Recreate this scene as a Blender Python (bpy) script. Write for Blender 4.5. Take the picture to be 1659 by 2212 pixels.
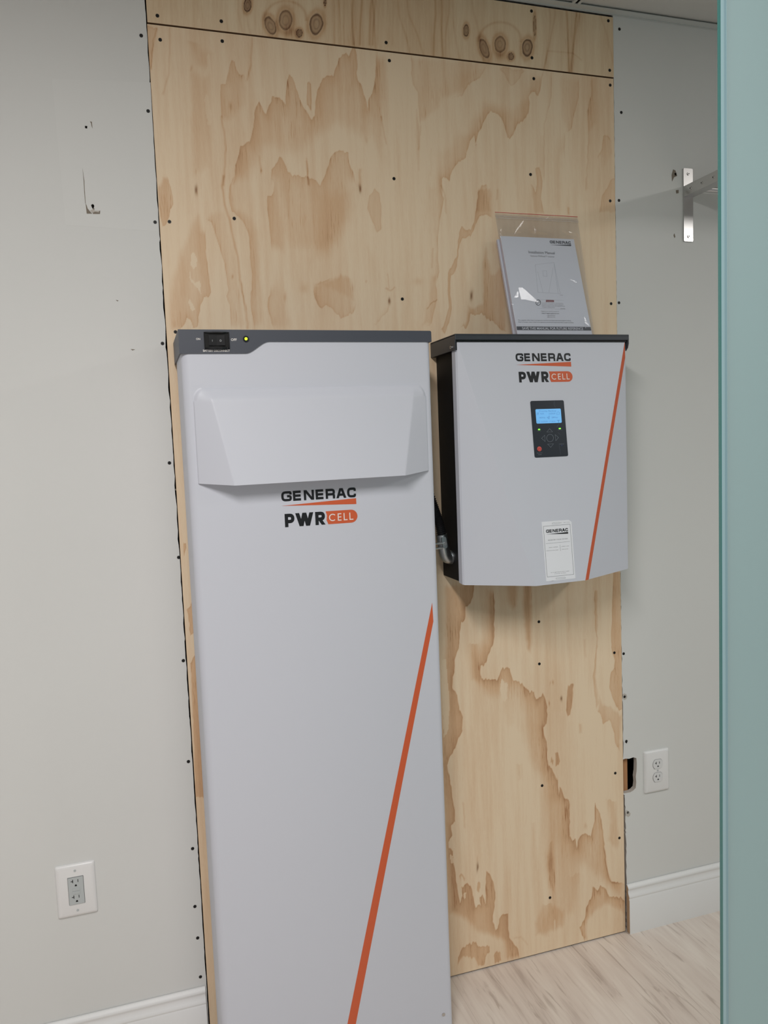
import bpy, bmesh, math, random
import numpy as np
from mathutils import Vector, Matrix, Euler

random.seed(7); rng = np.random.default_rng(11)
scene = bpy.context.scene
for o in list(bpy.data.objects): bpy.data.objects.remove(o)

# ---------------------------------------------------------------- camera
CX, CY, F = 829.5, 1106.0, 1684.67
CAM = Vector((-0.0860066, -1.9008708, 1.4726238))
EUL = Euler((1.4845884, 0.0398907, -0.3076559), 'XYZ')
cd = bpy.data.cameras.new('camera'); cam = bpy.data.objects.new('camera', cd)
scene.collection.objects.link(cam); scene.camera = cam
cam.location = CAM; cam.rotation_euler = EUL
cd.sensor_fit = 'VERTICAL'; cd.sensor_height = 24.0; cd.lens = F/2212*24.0
cd.clip_start = 0.02
RM = EUL.to_matrix()

# ---------------------------------------------------------------- light
w = bpy.data.worlds.new('world'); scene.world = w; w.use_nodes = True
w.node_tree.nodes['Background'].inputs[0].default_value = (0.96, 0.98, 1.0, 1)
w.node_tree.nodes['Background'].inputs[1].default_value = 0.29
def area(name, loc, sx, sy, power, col=(1, .96, .90)):
    l = bpy.data.lights.new(name, 'AREA'); l.shape = 'RECTANGLE'; l.size = sx; l.size_y = sy
    l.energy = power; l.color = col
    o = bpy.data.objects.new(name, l); scene.collection.objects.link(o); o.location = loc
    return o
area('ceiling_and_fill_lamp', (-0.30, -2.05, 2.585), .24, 1.2, 56, (1, .97, .95))
area('ceiling_and_fill_lamp', (3.00, -2.05, 2.585), .28, 1.2, 40, (1, .975, .94))
area('ceiling_and_fill_lamp', (1.2, -3.7, 2.585), 1.2, 0.6, 16, (1, .97, .94))  # unseen lamp added as fill for the lower walls
scene.view_settings.view_transform = 'Standard'
scene.view_settings.look = 'None'
scene.view_settings.gamma = 1.0
scene.view_settings.exposure = -0.27
scene.view_settings.use_curve_mapping = False

# ---------------------------------------------------------------- pixel helpers
def ray(px, py):
    return RM @ Vector(((px-CX)/F, -(py-CY)/F, -1))
def at(px, py, y=0.0):
    d = ray(px, py); return CAM + d*((y-CAM.y)/d.y)
def atx(px, py, x):
    d = ray(px, py); return CAM + d*((x-CAM.x)/d.x)
class Plane:
    def __init__(s, o, u, v):
        s.o = Vector(o); s.u = Vector(u).normalized()
        n = s.u.cross(Vector(v)).normalized(); s.n = n
        if s.n.y > 0: s.n = -s.n
        s.v = s.n.cross(s.u)
        if s.v.z < 0: s.v = -s.v
    def uv(s, px, py):
        d = ray(px, py); t = (s.o-CAM).dot(s.n)/d.dot(s.n)
        q = CAM+d*t-s.o; return Vector((q.dot(s.u), q.dot(s.v)))
    def p(s, a, b, h=0.0):
        return s.o+s.u*a+s.v*b+s.n*h

# ---------------------------------------------------------------- object helpers
ORG = {}
def thing(name, loc, label=None, cat=None, group=None, kind=None):
    o = bpy.data.objects.new(name, None); scene.collection.objects.link(o)
    o.location = loc; o.empty_display_size = .05; ORG[o] = Vector(loc)
    tag(o, label, cat, group, kind); return o
def tag(o, label=None, cat=None, group=None, kind=None):
    if label: o['label'] = label
    if cat: o['category'] = cat
    if group: o['group'] = group
    if kind: o['kind'] = kind
    return o
def link(name, me, mat, parent=None, label=None):
    o = bpy.data.objects.new(name, me); scene.collection.objects.link(o)
    if mat:
        me.materials.clear(); me.materials.append(mat)
    if parent is not None:
        me.transform(Matrix.Translation(-ORG[parent])); o.parent = parent; ORG[o] = ORG[parent]
    else:
        ORG[o] = Vector((0, 0, 0))
    if label: o['label'] = label
    return o
def build(name, bm, mat, parent=None, smooth=None, label=None, origin=None):
    me = bpy.data.meshes.new(name)
    bmesh.ops.remove_doubles(bm, verts=bm.verts, dist=1e-6)
    bmesh.ops.recalc_face_normals(bm, faces=bm.faces)
    if smooth is not None:
        for f in bm.faces: f.smooth = True
        for e in bm.edges:
            if len(e.link_faces) == 2 and e.calc_face_angle(0) > math.radians(smooth): e.smooth = False
    bm.to_mesh(me); bm.free()
    o = link(name, me, mat, parent, label)
    if origin is not None and parent is None:
        me.transform(Matrix.Translation(-Vector(origin))); o.location = origin; ORG[o] = Vector(origin)
    return o
def box(bm, x0, x1, y0, y1, z0, z1, bev=0, seg=2):
    r = bmesh.ops.create_cube(bm, size=1)
    vs = r['verts']
    for v in vs:
        v.co = Vector(((x0+x1)/2+v.co.x*(x1-x0), (y0+y1)/2+v.co.y*(y1-y0), (z0+z1)/2+v.co.z*(z1-z0)))
    if bev:
        es = list({e for v in vs for e in v.link_edges})
        bmesh.ops.bevel(bm, geom=es, offset=bev, segments=seg, affect='EDGES', profile=.5)
from mathutils.geometry import tessellate_polygon
def cap_faces(bm, verts, pts2, sgn=1):
    if len(verts) <= 4 and len(verts) == 3: bm.faces.new(verts); return
    for t in tessellate_polygon([[Vector((p[0], p[1], 0)) for p in pts2]]):
        if len(set(t)) == 3:
            try: bm.faces.new([verts[i] for i in (t if sgn > 0 else t[::-1])])
            except ValueError: pass
def prism(bm, pts, fn0, fn1):
    """pts 2D polygon, fn0/fn1 map (a,b)->3D for the two caps"""
    n = len(pts)
    A = [bm.verts.new(fn0(*p)) for p in pts]; B = [bm.verts.new(fn1(*p)) for p in pts]
    for i in range(n):
        j = (i+1) % n; bm.faces.new((A[i], A[j], B[j], B[i]))
    cap_faces(bm, A, pts, -1); cap_faces(bm, B, pts, 1)
def prism_xz(bm, pts, y0, y1):
    prism(bm, pts, lambda a, b: (a, y0, b), lambda a, b: (a, y1, b))
def prism_xy(bm, pts, z0, z1):
    prism(bm, pts, lambda a, b: (a, b, z0), lambda a, b: (a, b, z1))
def prism_yz(bm, pts, x0, x1):
    prism(bm, pts, lambda a, b: (x0, a, b), lambda a, b: (x1, a, b))
def disc(bm, c, n, r, h, seg=20, rx=None):
    """short cylinder at c along n"""
    n = Vector(n).normalized(); u = n.orthogonal().normalized(); v = n.cross(u)
    P = [(math.cos(2*math.pi*i/seg), math.sin(2*math.pi*i/seg)) for i in range(seg)]
    c = Vector(c)
    prism(bm, P, lambda a, b: c+u*a*r+v*b*r, lambda a, b: c+u*a*r+v*b*r+n*h)
def tube(bm, pts, r, seg=12, rads=None, caps=True):
    pts = [Vector(p) for p in pts]; n = len(pts); rings = []
    t0 = (pts[1]-pts[0]).normalized(); u = t0.orthogonal().normalized()
    for i, p in enumerate(pts):
        t = (pts[min(i+1, n-1)]-pts[max(i-1, 0)]).normalized()
        u = (u-t*u.dot(t)).normalized(); v = t.cross(u)
        rr = rads[i] if rads else r
        rings.append([bm.verts.new(p+(u*math.cos(2*math.pi*k/seg)+v*math.sin(2*math.pi*k/seg))*rr) for k in range(seg)])
    for a, b in zip(rings, rings[1:]):
        for k in range(seg):
            bm.faces.new((a[k], a[(k+1) % seg], b[(k+1) % seg], b[k]))
    if caps: bm.faces.new(rings[0][::-1]); bm.faces.new(rings[-1])
def rrect(x0, x1, z0, z1, r, seg=5):
    out = []
    for cx, cz, a0 in ((x1-r, z1-r, 0), (x0+r, z1-r, 90), (x0+r, z0+r, 180), (x1-r, z0+r, 270)):
        for i in range(seg+1):
            a = math.radians(a0+90*i/seg); out.append((cx+r*math.cos(a), cz+r*math.sin(a)))
    return out
def stroke2d(path, wd, closed=False):
    """list of quads/polygons (2D) for a polyline with mitred joints"""
    P = [Vector(p) for p in path]; n = len(P); L = []; R = []
    for i in range(n):
        if closed: a, b = P[i-1], P[(i+1) % n]
        else: a, b = (P[i-1] if i else None), (P[i+1] if i < n-1 else None)
        d1 = (P[i]-a).normalized() if a is not None else None
        d2 = (b-P[i]).normalized() if b is not None else None
        if d1 is None: d1 = d2
        if d2 is None: d2 = d1
        n1 = Vector((-d1.y, d1.x)); n2 = Vector((-d2.y, d2.x)); m = n1+n2
        if m.length < 1e-6: m = n1
        m.normalize(); k = min(1/max(m.dot(n1), .3), 2.0)
        L.append(P[i]+m*k*wd/2); R.append(P[i]-m*k*wd/2)
    q = []
    for i in range(n if closed else n-1):
        j = (i+1) % n; q.append((L[i], L[j], R[j], R[i]))
    return q
def decal_polys(bm, pl, polys, h0, h1):
    for qi, q in enumerate(polys):
        n = len(q); h1 += .000012*(qi > 0)
        A = [bm.verts.new(pl.p(p[0], p[1], h0-.000003*qi)) for p in q]; B = [bm.verts.new(pl.p(p[0], p[1], h1)) for p in q]
        for i in range(n):
            j = (i+1) % n; bm.faces.new((A[i], A[j], B[j], B[i]))
        cap_faces(bm, B, q)
GL = {
 'G': [('s', .3, [(1, .70), (1, 1), (0, 1), (0, 0), (1, 0), (1, .5), (.56, .5)])],
 'E': [('s', 0, [(1, 1), (0, 1), (0, 0), (1, 0)]), ('s', 0, [(.05, .5), (.97, .5)])],
 'N': [('s', 0, [(0, 0), (0, 1)]), ('s', 0, [(1, 0), (1, 1)]), ('d', 1.25, (0, 1), (1, 0))],
 'R': [('s', 0, [(0, 0), (0, 1)]), ('s', .22, [(0, 1), (1, 1), (1, .42), (0, .42)]), ('s', .2, [(.5, .42), (1, .42), (1, 0)])],
 'A': [('d', 1.1, (0, 0), (.44, 1)), ('d', 1.1, (1, 0), (.56, 1)), ('s', 0, [(.2, .3), (.8, .3)])],
 'C': [('s', .3, [(1, .68), (1, 1), (0, 1), (0, 0), (1, 0), (1, .32)])],
 'P': [('s', 0, [(0, 0), (0, 1)]), ('s', .5, [(0, 1), (1, 1), (1, .38), (0, .38)])],
 'r': [('s', 0, [(0, 0), (0, 1)]), ('s', .5, [(0, 1), (1, 1), (1, .42), (0, .42)]), ('d', 1.15, (.45, .42), (1.04, 0))],
 'W': [('d', 1, (0, 1), (.27, 0)), ('d', 1, (.5, 1), (.27, 0)), ('d', 1, (.5, 1), (.73, 0)), ('d', 1, (1, 1), (.73, 0))],
 'L': [('s', 0, [(0, 1), (0, 0), (1, 0)])],
 'c': [('s', 0, [(.5+.55*math.cos(math.radians(a)), .5+.5*math.sin(math.radians(a))) for a in range(42, 320, 18)])],
}
def round_path(P, r):
    if r <= 0 or len(P) < 3: return P
    P = [Vector(p) for p in P]; out = [P[0]]
    for i in range(1, len(P)-1):
        a, b, c = P[i-1], P[i], P[i+1]
        la, lc = (a-b).length, (c-b).length; k = min(r, la*.49, lc*.49)
        if i == 1 and abs(a.x-b.x) < 1e-9 and a.x < out[0].x+1e-9 and r < .2*0: out.append(b); continue
        p0, p2 = b+(a-b)*(k/la), b+(c-b)*(k/lc)
        for t in (0, .25, .5, .75, 1): out.append(p0*(1-t)**2+b*2*t*(1-t)+p2*t*t)
    return out+[P[-1]]
def glyphs(word, x0, z0, wds, h, pitch, t):
    """one closed outline per pen stroke"""
    out = []; x = x0
    for ch, wd, pt in zip(word, wds, pitch):
        for st in GL[ch]:
            if st[0] == 's':
                P = [(x+t/2+a*(wd-t), z0+t/2+b*(h-t)) for a, b in st[2]]
                # straight open ends run to the full cap height / baseline
                P = round_path(P, st[1]*h)
                q = stroke2d(P, t)
                if (ch in 'GCc') or len(st[2]) > 2 or True:
                    P = [Vector(p) for p in P]
                    for e, nb in ((0, 1), (-1, -2)):
                        d = (P[e]-P[nb]).normalized()
                        if abs(d.x) < .2 and (abs(P[e].y-z0-t/2) < t*.1 or abs(P[e].y-z0-h+t/2) < t*.1): P[e] = P[e]+d*t/2
                    q = stroke2d(P, t)
                out.append([v[0] for v in q]+[q[-1][1], q[-1][2]]+[v[3] for v in q[::-1]])
            else:
                k, (ax, ay), (bx, by) = st[1:]; tt = t*k
                X = lambda a: x+tt/2+a*(wd-tt)
                out.append([(X(ax)-tt/2, z0+ay*h), (X(ax)+tt/2, z0+ay*h), (X(bx)+tt/2, z0+by*h), (X(bx)-tt/2, z0+by*h)])
        x += pt
    return out
def generac(x0, x1, zb):
    """wordmark polygons from baseline zb between x0 and x1"""
    W = x1-x0
    return glyphs('GENERAC', x0, zb, [k*W for k in (.137, .119, .135, .119, .126, .137, .120)], .130*W, [k*W for k in (.153, .143, .157, .135, .142, .150, .1)], .0305*W)
def text_mesh(s, pl, u0, u1, v, mat, parent, name='lettering', hgt=None, h=.0005, bold=0.0, align='L'):
    c = bpy.data.curves.new('t', 'FONT'); c.body = s; c.size = 1; c.resolution_u = 3; c.offset = bold
    c.extrude = 0.0
    o = bpy.data.objects.new('t', c); scene.collection.objects.link(o)
    bpy.context.view_layer.update()
    me = bpy.data.meshes.new_from_object(o.evaluated_get(bpy.context.evaluated_depsgraph_get()))
    bpy.data.objects.remove(o); bpy.data.curves.remove(c)
    co = np.array([vv.co[:] for vv in me.vertices]); mn = co.min(0); mx = co.max(0)
    k = (u1-u0)/(mx[0]-mn[0]); ky = k if hgt is None else hgt/.73
    for vv in me.vertices:
        q = pl.p(u0+(vv.co.x-mn[0])*k, v+vv.co.y*ky, h); vv.co = q
    me.update()
    return link(name, me, mat, parent)

# ---------------------------------------------------------------- materials
def mat(name, col, rough=.5, metal=0, emit=None, estr=1, spec=.5, coat=0):
    m = bpy.data.materials.new(name); m.use_nodes = True
    b = m.node_tree.nodes['Principled BSDF']
    b.inputs['Base Color'].default_value = (*col, 1); b.inputs['Roughness'].default_value = rough
    b.inputs['Metallic'].default_value = metal; b.inputs['Specular IOR Level'].default_value = spec
    b.inputs['Coat Weight'].default_value = coat
    if emit:
        b.inputs['Emission Color'].default_value = (*emit, 1); b.inputs['Emission Strength'].default_value = estr
    return m
def nodes(m): return m.node_tree.nodes, m.node_tree.links, m.node_tree.nodes['Principled BSDF']
def noise_bump(m, scale=400, strength=.1, dist=.001, colvar=0):
    N, L, b = nodes(m)
    tc = N.new('ShaderNodeTexCoord'); nz = N.new('ShaderNodeTexNoise'); nz.inputs['Scale'].default_value = scale
    nz.inputs['Detail'].default_value = 3
    L.new(tc.outputs['Object'], nz.inputs['Vector'])
    bp = N.new('ShaderNodeBump'); bp.inputs['Strength'].default_value = strength; bp.inputs['Distance'].default_value = dist
    L.new(nz.outputs['Fac'], bp.inputs['Height']); L.new(bp.outputs[0], b.inputs['Normal'])
    if colvar:
        c = b.inputs['Base Color'].default_value[:]
        n2 = N.new('ShaderNodeTexNoise'); n2.inputs['Scale'].default_value = 2.2; n2.inputs['Detail'].default_value = 4
        L.new(tc.outputs['Object'], n2.inputs['Vector'])
        r = N.new('ShaderNodeValToRGB')
        r.color_ramp.elements[0].position = .3; r.color_ramp.elements[1].position = .7
        r.color_ramp.elements[0].color = tuple(x*(1-colvar) for x in c[:3])+(1,)
        r.color_ramp.elements[1].color = tuple(min(1, x*(1+colvar)) for x in c[:3])+(1,)
        L.new(n2.outputs['Fac'], r.inputs[0]); L.new(r.outputs[0], b.inputs['Base Color'])
    return m
def srgb(r, g, b):
    f = lambda c: (c/255/12.92) if c/255 <= .04045 else ((c/255+.055)/1.055)**2.4
    return (f(r), f(g), f(b))

M_WALL = noise_bump(mat('painted_drywall', srgb(223, 224, 222), .85, spec=.25), 900, .12, .0006, .012)
M_GYP = noise_bump(mat('gypsum_core', srgb(196, 190, 182), .95), 500, .6, .001, .06)
M_CEIL = noise_bump(mat('ceiling_tile', srgb(206, 206, 202), .95, spec=.1), 700, .3, .0008)
M_TRIMM = mat('ceiling_metal_trim', srgb(196, 200, 198), .5)
M_BASE = noise_bump(mat('baseboard_paint', srgb(235, 236, 236), .4), 300, .05, .0006)
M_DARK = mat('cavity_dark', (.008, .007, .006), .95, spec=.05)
M_SCREW = mat('black_screw', (.012, .011, .011), .45, .3)
M_SCREWH = mat('screw_recess', (.002, .002, .002), .8)
M_WHITE = noise_bump(mat('white_powder_coat', srgb(211, 214, 224), .42, spec=.4), 2500, .06, .0002)
M_CAP = noise_bump(mat('dark_grey_plastic', srgb(76, 80, 90), .45), 2500, .08, .0002)
M_CHASSIS = mat('grey_chassis', srgb(120, 118, 116), .5)
M_BLACK = noise_bump(mat('black_powder_coat', srgb(17, 17, 20), .6, spec=.3), 2500, .1, .0002)
M_CAPD = noise_bump(mat('charcoal_lid', srgb(58, 62, 68), .42), 2500, .08, .0002)
M_ORANGE = mat('orange_vinyl', srgb(214, 98, 58), .45)
M_INK = mat('black_ink', srgb(20, 22, 27), .4)
M_INKG = mat('grey_ink', srgb(128, 130, 136), .5)
M_INKL = mat('light_grey_ink', srgb(194, 199, 210), .5)
M_WINK = mat('white_ink', srgb(240, 236, 232), .5)
M_GREYTXT = mat('pale_print', srgb(190, 193, 196), .5)
M_GBLACK = mat('gloss_black_plastic', (.008, .008, .009), .22)
M_PAD = mat('keypad_membrane', srgb(38, 44, 54), .35)
M_KEYLINE = mat('key_outline', srgb(120, 128, 138), .5)
M_LCD = mat('lcd_backlit', srgb(60, 130, 190), .3, emit=srgb(132, 196, 244), estr=.72)
M_LCDI = mat('lcd_segment', srgb(70, 118, 160), .4, emit=srgb(88, 146, 196), estr=.5)
M_GLED = mat('green_led', (.2, .6, .05), .3, emit=(.22, 1, .06), estr=1.5)
M_YLED = mat('yellow_green_led', (.4, .8, .02), .3, emit=(.75, 1, .03), estr=1.5)
M_RED = mat('red_button', srgb(224, 100, 92), .4)
M_REDD = mat('red_symbol', srgb(176, 44, 40), .4)
M_STICK = mat('label_paper', srgb(240, 242, 248), .55)
M_PAPER = noise_bump(mat('booklet_paper', srgb(221, 226, 238), .6), 300, .03, .0005)
M_PAPERE = noise_bump(mat('booklet_page_edge', srgb(196, 192, 204), .8), 900, .4, .0006)
M_INKN = mat('navy_print', srgb(62, 70, 84), .5)
M_WARN = mat('dark_red_print', srgb(140, 78, 88), .5)
M_PLATE = mat('white_plastic_plate', srgb(236, 236, 236), .3)
M_RECG = mat('grey_receptacle', srgb(190, 196, 197), .35)
M_RECW = mat('white_receptacle', srgb(226, 227, 228), .3)
M_SLOT = mat('slot_dark', (.01, .01, .01), .8)
M_METAL = noise_bump(mat('brushed_steel', (.62, .61, .60), .33, 1), 600, .08, .0002)
M_ZINC = noise_bump(mat('cast_zinc', (.52, .55, .57), .36, 1), 250, .35, .0008)
M_COND = mat('black_conduit', (.02, .02, .022), .2, spec=.8)
M_REDZ = mat('red_zip', srgb(196, 52, 62), .5)
M_ZIP = mat('zip_ridge', srgb(226, 220, 212), .3)

def wood_mat(name, c_lo, c_hi, c_dark, grain=1.0):
    """light/dark tone from a mesh attribute (tone, knot) plus fine vertical pores"""
    m = bpy.data.materials.new(name); m.use_nodes = True; N, L, b = nodes(m)
    b.inputs['Roughness'].default_value = .62; b.inputs['Specular IOR Level'].default_value = .25
    at_ = N.new('ShaderNodeAttribute'); at_.attribute_name = 'tone'
    sep = N.new('ShaderNodeSeparateColor'); L.new(at_.outputs['Color'], sep.inputs[0])
    tc = N.new('ShaderNodeTexCoord')
    def nz(sx, sz, detail=3, rough=.5, off=0):
        mp = N.new('ShaderNodeMapping'); mp.inputs['Scale'].default_value = (sx, 1, sz); mp.inputs['Location'].default_value = (off, off, off)
        L.new(tc.outputs['Object'], mp.inputs['Vector'])
        t = N.new('ShaderNodeTexNoise'); t.inputs['Scale'].default_value = 1; t.inputs['Detail'].default_value = detail
        t.inputs['Roughness'].default_value = rough
        L.new(mp.outputs[0], t.inputs['Vector']); return t.outputs['Fac']
    def math_(op, a, bb, c=None):
        n = N.new('ShaderNodeMath'); n.operation = op
        for i, v in enumerate((a, bb, c)):
            if v is None: continue
            if isinstance(v, (int, float)): n.inputs[i].default_value = v
            else: L.new(v, n.inputs[i])
        return n.outputs[0]
    def rng_(v, a, b_, c, d):
        n = N.new('ShaderNodeMapRange'); n.inputs[1].default_value = a; n.inputs[2].default_value = b_
        n.inputs[3].default_value = c; n.inputs[4].default_value = d; L.new(v, n.inputs[0]); return n.outputs[0]
    streak = rng_(nz(55, 3.5, 4, .6), .3, .7, -.10*grain, .10*grain)
    broad = rng_(nz(7, 1.0, 3, .5, 5), .3, .7, -.10*grain, .12*grain)
    fine = rng_(nz(900, 60, 2, .6, 3), .3, .7, -.05, .05)
    gr = rng_(nz(300, 16, 3, .6, 9), .55, .70, 0, 1)
    gmask = rng_(nz(14, 5, 2, .5, 2), .42, .62, 0, 1)
    toned = rng_(sep.outputs[0], .08, .5, .12, 1)
    pores = math_('MULTIPLY', math_('MULTIPLY', gr, gmask), math_('MULTIPLY', toned, .60*grain))
    t = math_('ADD', math_('ADD', sep.outputs[0], streak), math_('ADD', broad, fine)); t = math_('ADD', t, pores)
    r = N.new('ShaderNodeValToRGB'); e = r.color_ramp.elements
    e[0].position = 0; e[0].color = (*c_lo, 1); e[1].position = 1.0; e[1].color = (*c_dark, 1)
    k = e.new(.45); k.color = (*c_hi, 1)
    L.new(t, r.inputs[0])
    mix = N.new('ShaderNodeMix'); mix.data_type = 'RGBA'; L.new(sep.outputs[1], mix.inputs[0])
    L.new(r.outputs[0], mix.inputs[6]); mix.inputs[7].default_value = (*srgb(66, 36, 32), 1)
    L.new(mix.outputs[2], b.inputs['Base Color'])
    bp = N.new('ShaderNodeBump'); bp.inputs['Strength'].default_value = .15; bp.inputs['Distance'].default_value = .0005
    L.new(nz(420, 12, 3, .6, 1), bp.inputs['Height']); L.new(bp.outputs[0], b.inputs['Normal'])
    return m
M_PLY = wood_mat('plywood_veneer', srgb(242, 220, 190), srgb(223, 186, 148), srgb(172, 120, 80), 1.2)
M_PLYS = wood_mat('plywood_veneer_knotty', srgb(238, 218, 187), srgb(214, 180, 142), srgb(158, 112, 76), .8)
M_STUD = wood_mat('stud_lumber', srgb(196, 148, 108), srgb(182, 132, 92), srgb(140, 92, 60))
M_PLYE = noise_bump(mat('plywood_edge', srgb(120, 90, 62), .9), 200, .5, .001)

# ================================================================ plywood
# outlines of the darker grain, read off the sheet
def crop(ox, oy, s):
    def f(*p): return [(ox+a/s, oy+b/s) for a, b in p]
    return f
A = crop(310, 40, 4.254); B = crop(310, 380, 4.254); C = crop(660, 80, 4.366); D = crop(660, 400, 3.95)
E_ = crop(1000, 120, 4.809); Fc = crop(930, 1260, 3.858); G = crop(950, 1670, 4.046); S = crop(480, 0, 4.366)
S2 = crop(800, 0, 1.931); V = crop(300, 1100, 3.688)
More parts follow.
